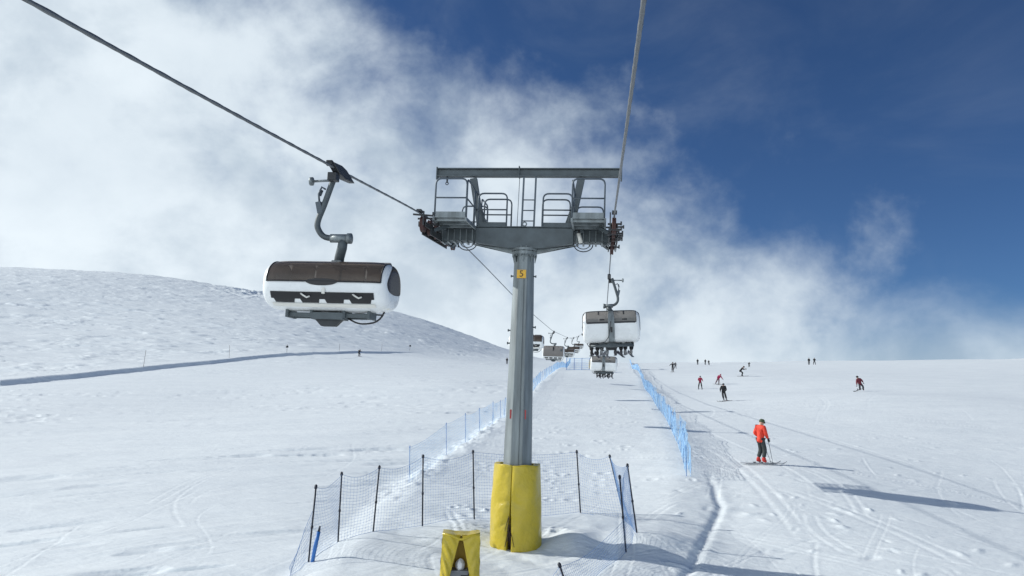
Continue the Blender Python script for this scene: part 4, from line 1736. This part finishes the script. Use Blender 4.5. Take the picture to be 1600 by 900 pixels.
def skier(label, short, px, py, yaw, jacket, trousers, boots, hat, pose=None, h=1.78, ski_yaw=None, skis=True, poles=False, detail=True, ski_mat='ski', helmet=False, spread=0.11):
    g = ground(px, py)
    x, y = g[0], g[1]
    z = gz(x, y)
    t = make_person(label, (x, y, z + 0.05), yaw, jacket, trousers, boots, hat, pose, h, 'people on the snow', detail=detail, helmet=helmet)
    if skis:
        k = h / 1.78
        P = dict(BASE)
        if pose:
            P.update(pose)
        for nm, key in (('one', 'al'), ('other', 'ar')):
            f = W2(t, (P[key][0], P[key][1] + 0.05, 0))
            sy = yaw if ski_yaw is None else ski_yaw
            which = ('left' if key == 'al' else 'right')
            make_ski('%s ski under the feet of %s' % (which, short), (f.x, f.y, gz(f.x, f.y) + 0.004), sy, slope_pitch(f.x, f.y, sy), 1.6 * k, ski_mat)
    return t


# the man in orange-red, turned a little away and looking to the right
p_red = dict(pelvis=(0.0, -0.01, 0.94), spine=(0.01, 0.0, 1.15), chest=(0.0, -0.02, 1.34), neck=(0.0, 0.0, 1.50), head=(0.01, 0.05, 1.60), crown=(0.0, 0.05, 1.70),
             el=(-0.30, -0.06, 1.16), wl=(-0.16, 0.17, 0.98), er=(0.28, 0.0, 1.16), wr=(0.20, 0.18, 0.98),
             hl=(-0.09, 0, 0.90), kl=(-0.10, 0.10, 0.50), al=(-0.13, -0.05, 0.10), tl=(-0.13, 0.12, 0.04), hr=(0.09, 0, 0.90), kr=(0.10, 0.12, 0.50), ar=(0.11, 0.02, 0.10), tr=(0.11, 0.19, 0.04),
             face=(0.0, 1.0, 0.1))
RY = R_(-64)
red = skier('skier in an orange-red jacket and dark grey trousers standing nearest on the right piste', 'the orange-red skier', 1189, 725, RY,
            (0.72, 0.055, 0.025), (0.030, 0.036, 0.038), (0.55, 0.04, 0.03), (0.06, 0.09, 0.045), p_red, 1.80, ski_yaw=R_(-98), ski_mat='ski_grey')
for nm, wk, tipo in (('farther', 'wl', (0.10, 0.46)), ('nearer', 'wr', (0.36, 0.30))):
    w = W2(red, p_red[wk])
    tp = W2(red, (tipo[0], tipo[1], 0))
    make_pole('%s thin ski pole planted beside the orange-red skier' % nm, (w.x, w.y, w.z + 0.03), (tp.x, tp.y, gz(tp.x, tp.y)))

p_carve = dict(pelvis=(0.04, -0.06, 0.86), spine=(0.05, 0.0, 1.06), chest=(0.04, 0.06, 1.24), neck=(0.03, 0.12, 1.40), head=(0.03, 0.16, 1.50), crown=(0.03, 0.16, 1.60),
               sl=(-0.15, 0.05, 1.34), sr=(0.23, 0.05, 1.33), el=(-0.22, 0.08, 1.06), wl=(-0.18, 0.28, 0.94), er=(0.32, 0.06, 1.06), wr=(0.30, 0.24, 0.92),
               hl=(-0.05, -0.06, 0.84), kl=(-0.16, 0.10, 0.48), al=(-0.26, 0.0, 0.10), tl=(-0.26, 0.17, 0.04), hr=(0.13, -0.06, 0.84), kr=(0.08, 0.10, 0.48), ar=(0.0, 0.0, 0.10), tr=(0.0, 0.17, 0.04))
p_wide = dict(kl=(-0.17, 0.08, 0.50), al=(-0.24, 0.0, 0.10), tl=(-0.25, 0.17, 0.04), kr=(0.17, 0.08, 0.50), ar=(0.24, 0.0, 0.10), tr=(0.25, 0.17, 0.04),
              el=(-0.30, 0.02, 1.18), wl=(-0.34, 0.22, 1.08), er=(0.27, 0.05, 1.18), wr=(0.20, 0.25, 1.10))
p_lean = dict(pelvis=(0.05, -0.08, 0.78), spine=(-0.03, 0.02, 0.98), chest=(-0.12, 0.10, 1.13), neck=(-0.18, 0.20, 1.24), head=(-0.20, 0.27, 1.32), crown=(-0.21, 0.29, 1.42),
              sl=(-0.30, 0.12, 1.14), el=(-0.42, 0.16, 0.92), wl=(-0.52, 0.26, 0.76), sr=(0.04, 0.10, 1.22), er=(0.18, 0.06, 1.02), wr=(0.22, 0.2, 0.86),
              hl=(-0.04, -0.08, 0.76), kl=(-0.02, 0.06, 0.42), al=(-0.02, -0.02, 0.10), tl=(-0.02, 0.15, 0.04), hr=(0.14, -0.08, 0.76), kr=(0.30, 0.05, 0.42), ar=(0.46, -0.05, 0.10), tr=(0.46, 0.12, 0.04))
p_tuck = dict(pelvis=(0, -0.20, 0.72), spine=(0, -0.08, 0.92), chest=(0, 0.08, 1.08), neck=(0, 0.2, 1.2), head=(0, 0.27, 1.28), crown=(0, 0.27, 1.39),
              sl=(-0.18, 0.1, 1.14), el=(-0.27, 0.22, 0.95), wl=(-0.22, 0.46, 0.98), sr=(0.18, 0.1, 1.14), er=(0.27, 0.22, 0.95), wr=(0.22, 0.46, 0.98),
              hl=(-0.1, -0.18, 0.70), kl=(-0.13, 0.14, 0.46), al=(-0.13, 0.0, 0.10), hr=(0.1, -0.18, 0.70), kr=(0.13, 0.14, 0.46), ar=(0.13, 0.0, 0.10))
p_arms = dict(el=(-0.38, 0.05, 1.28), wl=(-0.55, 0.15, 1.14), er=(0.38, 0.05, 1.28), wr=(0.52, 0.15, 1.12))
BLACK = (0.010, 0.011, 0.014)
skier('black-clad skier gliding on the right piste below the two in crimson', 'the black-clad skier on the middle piste', 1131, 627, R_(160), BLACK, BLACK, (0.16, 0.17, 0.18), (0.09, 0.10, 0.11), p_carve, 1.76, ski_yaw=R_(118), poles=True)
skier('small skier in a crimson jacket standing with legs apart', 'the upright crimson skier', 1094, 607.5, R_(165), (0.30, 0.012, 0.05), BLACK, BLACK, (0.02, 0.02, 0.025), p_wide, 1.70, ski_yaw=R_(165))
skier('crimson skier leaning hard into a turn with one leg out', 'the leaning crimson skier', 1123, 600.5, R_(175), (0.34, 0.015, 0.07), (0.10, 0.012, 0.035), BLACK, (0.30, 0.02, 0.06), p_lean, 1.65, ski_yaw=R_(200))
skier('dark skier crouching with forearms held forward, high on the right piste', 'the crouching dark skier', 1159, 588, R_(-100), BLACK, BLACK, BLACK, BLACK, p_tuck, 1.85, ski_yaw=R_(-100))
skier('black skier with arms out in front of a greyer one, near the blue fence', 'the arms-out black skier', 1051, 581.5, R_(175), BLACK, BLACK, (0.2, 0.2, 0.2), BLACK, p_arms, 1.75, ski_yaw=R_(150))
skier('grey-clad skier just behind the black one with arms out', 'the grey-clad skier', 1055, 577, R_(180), (0.09, 0.10, 0.11), (0.07, 0.08, 0.09), BLACK, (0.1, 0.1, 0.1), p_wide, 1.75, ski_yaw=R_(170))
# snowboarder
p_board = dict(pelvis=(0.10, -0.10, 0.66), spine=(0.0, -0.02, 0.84), chest=(-0.08, 0.06, 1.02), neck=(-0.18, 0.10, 1.17), head=(-0.24, 0.14, 1.28), crown=(-0.26, 0.15, 1.38),
               sl=(-0.27, 0.08, 1.06), el=(-0.30, 0.12, 0.78), wl=(-0.30, 0.14, 0.54), sr=(0.10, 0.04, 1.12), er=(0.28, -0.02, 0.98), wr=(0.36, 0.0, 0.80),
               hl=(0.02, -0.1, 0.64), kl=(0.0, 0.10, 0.40), al=(0.02, 0.0, 0.12), tl=(0.02, 0.14, 0.06), hr=(0.18, -0.1, 0.64), kr=(0.32, 0.08, 0.42), ar=(0.36, 0.0, 0.12), tr=(0.36, 0.14, 0.06))
gb_ = ground(1343, 612)
sb = make_person('snowboarder in a dark red jacket leaning over the board edge', (gb_[0], gb_[1], gz(gb_[0], gb_[1]) + 0.12), R_(178), (0.13, 0.014, 0.026), (0.02, 0.024, 0.035), BLACK, (0.012, 0.012, 0.014), p_board, 2.05, 'people on the snow')
sb.rotation_euler = (0, 0, R_(178))
sb.scale = (-sb.scale[0], sb.scale[1], sb.scale[2])
bd = MB()
prof = []
for i in range(25):
    t = i / 24
    x = (t - 0.5) * 1.55
    w = 0.135 + 0.02 * (2 * t - 1) ** 2
    e = min(t, 1 - t)
    if e < 0.1:
        w *= math.sqrt(max(0.02, 1 - ((0.1 - e) / 0.1) ** 2))
    z = 0.10 * max(0, (0.14 - e) / 0.14) ** 2
    prof.append((x, w, z))
vs = []
for x, w, z in prof:
    vs += [(x, -w, z), (x, w, z), (x, w, z + 0.02), (x, -w, z + 0.02)]
fs = []
for i in range(24):
    for k in range(4):
        fs.append((i * 4 + k, i * 4 + (k + 1) % 4, (i + 1) * 4 + (k + 1) % 4, (i + 1) * 4 + k))
fs += [(3, 2, 1, 0), (96, 97, 98, 99)]
bd.add(vs, fs)
for x in (-0.19, 0.19):
    bd.box((x, 0.02, 0.05), (0.14, 0.24, 0.06))
    bd.box((x, -0.10, 0.10), (0.12, 0.03, 0.16))
bo = bd.build('snowboard', M['ski'])
bo.location = (gb_[0] - 0.05, gb_[1], gz(gb_[0], gb_[1]) + 0.18)
bo.rotation_euler = (R_(-24), R_(-18), R_(20))
tag(bo, 'dark snowboard tipped on its edge under the dark red snowboarder', 'snowboard')

# tiny figures on the ridges
for (px, py, lab, h, pose) in (
        (1090, 570.5, 'tiny lone figure on the crest right of the black skier with arms out', 1.7, None),
        (1102, 570.5, 'tiny figure on the crest, first of a pair above the crimson skiers', 1.6, None),
        (1107.5, 571, 'tiny figure on the crest, second of a pair above the crimson skiers', 1.5, p_carve),
        (1264, 570.5, 'tiny dark figure on the crest, first of the pair above the open piste', 1.75, None),
        (1272.5, 570.5, 'tiny dark figure on the crest, second of the pair above the open piste', 1.75, p_wide),
        (1170.5, 574, 'tiny dark figure sitting on the snow beyond the crouching skier', 1.5, p_tuck)):
    skier(lab, '', px, py, R_(170), BLACK, BLACK, BLACK, BLACK, pose, h, skis=False, detail=False)
p_left = dict(p_carve)
skier('small dark skier racing below the cut bank under the white hill', 'the dark skier below the white hill', 561, 557, R_(-140), BLACK, BLACK, BLACK, (0.03, 0.03, 0.035), p_tuck, 1.8, ski_yaw=R_(-140), detail=False)
skier('tiny dark figure on the snow left of the tower pole, under a chair', '', 792, 569.5, R_(180), BLACK, BLACK, BLACK, BLACK, None, 1.75, skis=False, detail=False)

# riders: seated, boots and skis hanging under the chair
p_sit = dict(pelvis=(0, -0.05, 0.0), spine=(0, -0.12, 0.20), chest=(0, -0.12, 0.38), neck=(0, -0.08, 0.53), head=(0, -0.04, 0.63), crown=(0, -0.04, 0.72),
             sl=(-0.17, -0.10, 0.45), el=(-0.20, 0.02, 0.22), wl=(-0.14, 0.22, 0.14), sr=(0.17, -0.10, 0.45), er=(0.20, 0.02, 0.22), wr=(0.14, 0.22, 0.14),
             hl=(-0.09, -0.02, -0.01), kl=(-0.12, 0.40, -0.04), al=(-0.11, 0.40, -0.46), tl=(-0.11, 0.56, -0.50), hr=(0.09, -0.02, -0.01), kr=(0.12, 0.40, -0.04), ar=(0.11, 0.40, -0.46), tr=(0.11, 0.56, -0.50))


def riders(ch, n_ski, specs, far):
    bpy.context.view_layer.update()
    mw = ch.matrix_world.copy()
    for i, (x, jk, tr_, bt, dx, lab) in enumerate(specs):
        p = dict(p_sit)
        for kk in ('al', 'tl', 'ar', 'tr', 'kl', 'kr'):
            v = p[kk]
            p[kk] = (v[0] + dx * (1 if kk[0] != 'k' else 0.3), v[1], v[2])
        w = mw @ Vector((x, -0.06, -2.50))
        t = make_person(lab, tuple(w), LINE_ROT, jk, tr_, bt, (0.03, 0.03, 0.035), p, 1.78, 'riders of the occupied chairs', detail=False, face=False)
        for q, key in enumerate(('al', 'ar')):
            f = W2(t, (p[key][0], p[key][1] + 0.06, p[key][2] - 0.09))
            make_ski(('%s ski hanging from the rider %s' % (('left', 'right')[q], far[i])), tuple(f), LINE_ROT + (0.10 if q else -0.08) + dx * 0.8, R_(4 + 5 * q), 1.5, 'ski_grey' if i % 2 else 'ski', 'skis of the riders')


G1 = (0.02, 0.022, 0.026)
riders(chair_up, 4, [
    (-0.66, (0.05, 0.05, 0.06), G1, (0.03, 0.03, 0.03), 0.02, 'rider with black trousers at the left end of the near occupied chair'),
    (-0.22, (0.10, 0.10, 0.11), (0.16, 0.165, 0.17), (0.30, 0.31, 0.32), -0.05, 'rider with pale grey trousers, second from the left on the near occupied chair'),
    (0.22, (0.05, 0.05, 0.06), (0.012, 0.013, 0.016), (0.10, 0.10, 0.11), 0.05, 'rider with black trousers just right of the spine of the near occupied chair'),
    (0.66, (0.05, 0.06, 0.07), (0.010, 0.011, 0.014), (0.28, 0.28, 0.28), -0.02, 'rider with dark trousers and pale boots at the right end of the near occupied chair')],
    ['at the left end of the near occupied chair', 'in pale grey trousers on the near occupied chair', 'just right of the spine of the near occupied chair', 'at the right end of the near occupied chair'])
ch2 = [o for o in C.objects if o.get('label', '').startswith('small occupied white')][0]
riders(ch2, 4, [
    (-0.45, (0.05, 0.05, 0.06), G1, BLACK, 0.05, 'rider in black at the left of the second occupied chair, boots dangling'),
    (-0.10, (0.05, 0.05, 0.06), BLACK, BLACK, -0.05, 'rider in black second from the left on the second occupied chair'),
    (0.24, (0.05, 0.05, 0.06), (0.05, 0.055, 0.06), BLACK, 0.0, 'rider in dark grey trousers third from the left on the second occupied chair'),
    (0.58, (0.05, 0.05, 0.06), G1, (0.2, 0.2, 0.2), 0.0, 'rider with pale boots at the right of the second occupied chair')],
    ['at the left of the second occupied chair', 'second from the left on the second occupied chair', 'third from the left on the second occupied chair', 'at the right of the second occupied chair'])


# ------------------------------------------------------------------ safety nets
def strand(mb, pts, r):
    mb.tube(pts, r, 3, 0, False, True)


def net_between(name, parent, a0, a1, b0, b1, cell, r, material, sag=0.06, belly=0.0, seg=8, floor=None):
    """net panel between post a (a0 foot, a1 top) and post b"""
    a0, a1, b0, b1 = [Vector(p) for p in (a0, a1, b0, b1)]
    L_ = ((a0 + a1) / 2 - (b0 + b1) / 2).length
    Hh = ((a1 - a0).length + (b1 - b0).length) / 2
    nu = max(2, int(round(L_ / cell)))
    nv = max(2, int(round(Hh / cell)))
    nrm = (b0 - a0).cross(Vector((0, 0, 1))).normalized()

    def P(u, v):
        lo = a0.lerp(b0, u)
        if floor is not None:
            lo.z = float(floor(lo.x, lo.y)) + 0.03
        hi = a1.lerp(b1, u)
        c = 4 * u * (1 - u)
        hi = hi - Vector((0, 0, sag * c))
        p = lo.lerp(hi, v)
        return p + nrm * (belly * c * math.sin(PI * v)) + nrm * (0.02 * math.sin(9 * u + 5 * v))
    mb = MB()
    for i in range(nu + 1):
        u = i / nu
        k = max(3, seg // 2)
        strand(mb, [P(u, j / k) for j in range(k + 1)], r)
    for j in range(nv + 1):
        v = j / nv
        strand(mb, [P(i / seg, v) for i in range(seg + 1)], r * (1.9 if j in (0, nv) else 1))
    return mb.build(name, material, parent)


def fence_post(parent, foot, top, r, material, knob=True):
    foot = Vector(foot)
    top = Vector(top)
    d = (top - foot).normalized()
    mb = MB()
    mb.tube([foot - d * 0.25, top], r, 8)
    if knob:
        mb.tube([top - d * 0.10, top - d * 0.02], r * 1.7, 8)
        m = foot.lerp(top, 0.45)
        mb.tube([m - d * 0.03, m + d * 0.03], r * 1.5, 8)
    return mb.build('fence_post', material, parent)


def top_at(px, py, foot, lean_y=0.0):
    """point on the view ray at the depth of the foot (plus a lean)"""
    return at(px, py, foot[1] + lean_y)


def fl(x, y):
    return gz(x, y)


pens = [((482, 879), (494, 757)), ((528, 848), (534, 737)), ((583, 832), (593, 727)), ((660, 822), (661, 710)), ((741, 811), (739, 703)), ((907, 801), (901, 703)), ((976, 812), (952, 710)), ((995, 832), (980, 724)), ((978, 863), (968, 742))]
ft, tp = [], []
for i, (b, tpx) in enumerate(pens):
    g = ground(*b)
    ft.append(Vector(g))
    tp.append(Vector(top_at(tpx[0], tpx[1], g)))
fence = thing('safety_net', 'dark netting on black posts fencing the snow behind the tower foot', 'safety net', tuple(ft[4]), 0)
bpy.context.view_layer.update()


def loc(parent, pts):
    o = Vector(parent.location)
    return [Vector(p) - o for p in pts]


def fl_local(parent):
    o = Vector(parent.location)
    return lambda x, y: gz(x + o.x, y + o.y) - o.z


f_l, t_l = loc(fence, ft), loc(fence, tp)
for a, b in zip(f_l, t_l):
    fence_post(fence, a, b, 0.022, M['post'])
for i in range(len(f_l) - 1):
    if i == 4:
        # the long span behind the pole
        net_between('net_panel', fence, f_l[i], t_l[i] - Vector((0, 0, 0.06)), f_l[i + 1], t_l[i + 1] - Vector((0, 0, 0.06)), 0.085, 0.0028, M['net'], 0.10, 0.05, 14, fl_local(fence))
    else:
        net_between('net_panel', fence, f_l[i], t_l[i] - Vector((0, 0, 0.06)), f_l[i + 1], t_l[i + 1] - Vector((0, 0, 0.06)), 0.085 if i < 6 else 0.06, 0.0028, M['net'], 0.16, 0.06, 8, fl_local(fence) if i < 5 else None)
# tail of the pen net running down to the front left, and the short net in front on the right
g0 = ft[0]
e0 = Vector((*ground(452, 905)[:2], 0))
e0.z = gz(e0.x, e0.y)
net_between('net_panel', fence, f_l[0], f_l[0] + Vector((0, 0, 1.2)), loc(fence, [e0])[0], loc(fence, [e0])[0] + Vector((0, 0, 0.25)), 0.085, 0.0028, M['net'], 0.05, 0.05, 6, fl_local(fence))
g1 = Vector(ground(893, 940))
t1 = Vector(top_at(873, 879, g1))
front = thing('safety_net', 'low front netting on one short black post below the tower shadow', 'safety net', tuple(g1), 0)
a_, b_ = loc(front, [g1, t1])
fence_post(front, a_, b_, 0.022, M['post'])
c0 = Vector(ground(978, 863))
c1 = c0 + Vector((0, 0, 0.9))
net_between('net_panel', front, a_, b_ - Vector((0, 0, 0.1)), *loc(front, [c0, c1]), 0.085, 0.0028, M['net'], 0.2, 0.05, 8, fl_local(front))
l0 = Vector(ground(800, 960))
net_between('net_panel', front, a_, b_ - Vector((0, 0, 0.1)), *loc(front, [l0, l0 + Vector((0, 0, 0.4))]), 0.085, 0.0028, M['net'], 0.25, 0.05, 8, fl_local(front))
# loose blue stake left of the pen
g2 = Vector(ground(487, 879))
t2 = Vector(top_at(500, 822, g2))
d2 = t2 - g2
st = thing('blue_stake', 'short thick bright blue stake leaning beside the leftmost black fence post', 'stake', tuple(g2), 0)
mb = MB()
mb.tube([Vector((0, 0, -0.15)) - d2 * 0.05, d2 * 0.4, d2 * 0.85], [0.04, 0.05, 0.045], 8)
mb.build('stake_shaft', M['post_blue'], st)
mb = MB()
mb.tube([d2 * 0.85, d2], [0.03, 0.02], 8)
mb.build('stake_tip', M['post'], st)


def long_fence(label, pts_fn, dists, height, post_m, net_m, r_net, cell_fn, lean=0.1, layers=1, post_r=0.016, seed=1):
    rr = random.Random(seed)
    P0 = [pts_fn(d) for d in dists]
    t = thing('safety_net', label, 'safety net', tuple(P0[0]), 0)
    o = Vector(P0[0])
    feet = [Vector(p) - o for p in P0]
    tops = []
    for i, f in enumerate(feet):
        hh = height * rr.uniform(0.9, 1.12)
        tops.append(f + Vector((rr.uniform(-lean, lean) - lean * 0.3, rr.uniform(-lean, lean), hh)))
        fence_post(t, f, tops[-1] + Vector((0, 0, 0.08)), post_r * max(1, P0[i][1] / 70), post_m, P0[i][1] < 45)
    for i in range(len(feet) - 1):
        d = P0[i][1]
        for ly in range(layers if d < 120 else 1):
            off = Vector((0.16 * ly + rr.uniform(-0.05, 0.05) * ly, 0, 0))
            net_between('net_panel', t, feet[i] + off, tops[i] + off * rr.uniform(0.2, 1.5), feet[i + 1] + off, tops[i + 1] + off * rr.uniform(0.2, 1.5), cell_fn(d), r_net * max(1, d / 55), net_m, rr.uniform(0.02, 0.14), rr.uniform(-0.1, 0.12), 5, None)
    return t


def right_pt(d):
    x = float(np.interp(d, _re[:, 1], _re[:, 0])) - 0.42
    return (x, d, gz(x, d))


_dr = [29.6]
while _dr[-1] < 232:
    _dr.append(_dr[-1] + (2.8 if _dr[-1] < 60 else 3.0 if _dr[-1] < 110 else 6.0))
long_fence('bright blue netting fence running uphill along the right side of the lift track', right_pt, _dr, 1.12, M['post_pale'], M['net_blue'], 0.0042, lambda d: 0.13 if d < 50 else 0.22 if d < 100 else 0.4, 0.20, 2, 0.013, 3)


_dl = [hit(px, py, H)[1] for px, py in ((614, 760), (667, 718), (709, 698), (735, 682), (756, 668), (774, 659), (780, 656))]


def left_pt(d):
    x = float(np.interp(d, _le[:, 1], _le[:, 0])) + 0.25
    return (x, d, gz(x, d))


_dl2 = sorted(_dl)
while _dl2[-1] < 225:
    _dl2.append(_dl2[-1] + (3.2 if _dl2[-1] < 110 else 7.0))
long_fence('pale blue netting fence on thin stakes along the left side of the lift track', left_pt, _dl2, 1.35, M['post_pale'], M['net_pale'], 0.0028, lambda d: 0.12 if d < 55 else 0.2 if d < 100 else 0.35, 0.06, 1, 0.011, 9)
# net across the track below the far tower
fx = thing('safety_net', 'pale netting set across the lift track before the distant tower', 'safety net', tuple(ground(885, 578)), 0)
q0 = Vector(ground(885, 578))
q1 = Vector(ground(921, 577.5))
hh = Vector((0, 0, 2.2))
a_, b_ = loc(fx, [q0, q1])
for u in (0, 0.33, 0.66, 1):
    p = a_.lerp(b_, u)
    p.z = gz(p.x + q0.x, p.y + q0.y) - q0.z
    fence_post(fx, p, p + hh, 0.05, M['post_blue'], False)
net_between('net_panel', fx, a_, a_ + hh, b_, b_ + hh, 0.35, 0.02, M['net_pale'], 0.1, 0, 8, fl_local(fx))

# ------------------------------------------------------------------ marker poles above the cut bank
for i, (px, yb, yt, lab, knob) in enumerate((
        (224, 573, 547, 'thin tilted marker pole farthest left above the cut bank', False),
        (358, 559, 539, 'thin marker pole above the cut bank, second from the left edge', False),
        (448, 551, 538, 'marker pole with a dark disc above the cut bank left of the big chair', True),
        (530, 549, 537, 'faint marker pole just left of the dark racing skier', False),
        (596, 548.5, 537, 'faint marker pole just right of the dark racing skier', False),
        (640, 547.5, 540, 'short marker pole with a dark top at the right end of the cut bank', True))):
    g = Vector(ground(px, yb))
    tpx = Vector(top_at(px + (4 if i == 0 else 1), yt, g))
    t = thing('marker_pole', lab, 'marker pole', tuple(g), 0, 'marker poles above the cut bank')
    mb = MB()
    mb.tube([Vector((0, 0, -0.3)), tpx - g], 0.028 if not knob else 0.035, 6)
    mb.build('shaft', M['wood'], t)
    if knob:
        mb = MB()
        top = tpx - g
        zt = top.z * (0.72 if i == 2 else 0.95)
        mb.lathe([(0.02, -0.22), (0.24, -0.18), (0.26, 0.0), (0.22, 0.18), (0.02, 0.22)], 10, (top.x * 0.7, 0, zt))
        mb.build('disc', M['dark'], t)


# ------------------------------------------------------------------ padded hydrant in the foreground
def make_hydrant():
    d = 17.3
    gx = at(718, 905, d)[0]
    z0 = gz(gx, d)
    ztop = at(718, 831, d)[2]
    hgt = ztop - z0
    w, dp = 0.80, 0.50
    t = thing('padded_hydrant', 'box-shaped yellow padded cover parted like a tent over a grey hydrant', 'padded hydrant', (gx, d, z0), R_(3))
    c = MB()
    hw = w / 2
    th = 0.07
    # back and sides, slightly wider at the foot
    for s in (-1, 1):
        vs = []
        n = 16
        us = np.linspace(0, 1, n)
        vv = np.linspace(0, 1, 24)

        def out(u, v, off=0.0):
            x = s * (hw * 1.10 + (hw - hw * 1.10) * v - off + 0.012 * math.sin(23 * v + 3 * u))
            return (x, -dp / 2 + dp * u, -0.3 + (hgt + 0.3) * v)
        c.grid(lambda u, v: out(u, v), us, vv, flip=s < 0)
        c.grid(lambda u, v: out(u, v, th), us, vv, flip=s > 0)
    c.box((0, dp / 2 - 0.04, (hgt - 0.3) / 2), (w, 0.08, hgt + 0.26))
    # sagging lid
    c.grid(lambda u, v: ((u - 0.5) * w, (v - 0.5) * dp, hgt - 0.05 * math.sin(PI * u) * (1 - 0.4 * v) + 0.015 * abs(math.sin(9 * u))), np.linspace(0, 1, 20), np.linspace(0, 1, 10))
    body = c.build('cover', M['yellow'], t)
    # two front flaps drawn apart: seam at the top middle, opening widening downwards
    for s in (-1, 1):
        f = MB()

        def flap(u, v, off=0.0):
            # u 0 outer edge, 1 inner edge; v 0 bottom, 1 top
            inner = 0.015 + 0.27 * min(1.0, (1 - v) * 1.25) ** 0.95
            outer = hw * 1.10 + (hw - hw * 1.10) * v
            x = outer + (inner - outer) * u
            bl = 0.10 * math.sin(PI * min(1, u * 0.9)) * (0.35 + 0.65 * (1 - v))
            wr = 0.022 * math.sin(30 * v + 9 * u) * u * (1 - u) * 4 * (1 if s < 0 else 0.45)
            return (s * x, -dp / 2 - 0.03 - bl - wr + off - 0.06 * u * (1 - v), -0.3 + (hgt + 0.28) * v)
        f.grid(lambda u, v: flap(u, v), np.linspace(0, 1, 18), np.linspace(0, 1, 60), flip=s < 0)
        f.grid(lambda u, v: flap(u, v, 0.05), np.linspace(0, 1, 18), np.linspace(0, 1, 60), flip=s > 0)
        vb = np.linspace(0, 1, 60)
        f.grid(lambda u, v: flap(1.0, v, 0.05 * u), [0, 1], vb)
        f.build('front_flap', M['yellow'], t)
    # folded roll along the top edge
    r = MB()
    r.tube([(-hw, -dp / 2 - 0.03, hgt + 0.0), (-0.2, -dp / 2 - 0.06, hgt - 0.03), (-0.03, -dp / 2 - 0.10, hgt - 0.09), (0.03, -dp / 2 - 0.10, hgt - 0.09), (0.2, -dp / 2 - 0.06, hgt - 0.02), (hw, -dp / 2 - 0.03, hgt + 0.01)], 0.028, 8)
    r.build('top_fold', M['yellow'], t)
    li = MB()
    li.box((0, dp / 2 - 0.10, hgt * 0.45), (w * 0.8, 0.02, hgt * 0.95))
    li.build('lining', M['yellow_in'], t)
    hy = MB()
    hy.box((-0.02, 0.0, 0.16), (0.42, 0.34, 0.44))
    hy.box((0.10, -0.185, 0.14), (0.16, 0.03, 0.36), mi=1)
    hy.box((-0.02, 0.0, 0.395), (0.48, 0.40, 0.03))
    hy.build('hydrant_box', [M['hydrant'], M['dark']], t, 0.012)
    return t, (gx, d, z0)


hyd, hloc = make_hydrant()
sl = MB()
vs = []
rr = random.Random(2)
sl.grid(lambda a, b: (0.10 * math.cos(a) * math.sin(b) * (1 + 0.2 * math.sin(3 * a)), 0.10 * math.sin(a) * math.sin(b), 0.13 * math.cos(b) * (1 + 0.1 * math.sin(2 * a))), np.linspace(0, 2 * PI, 20), np.linspace(0.02, PI - 0.02, 12))
lump = sl.build('snow_lump', M['snow_lump'])
lump.location = (hloc[0] + 0.0, hloc[1] - 0.06, hloc[2] + 0.50)
tag(lump, 'small white snow lump on the grey box inside the yellow padded hydrant', 'snow lump')
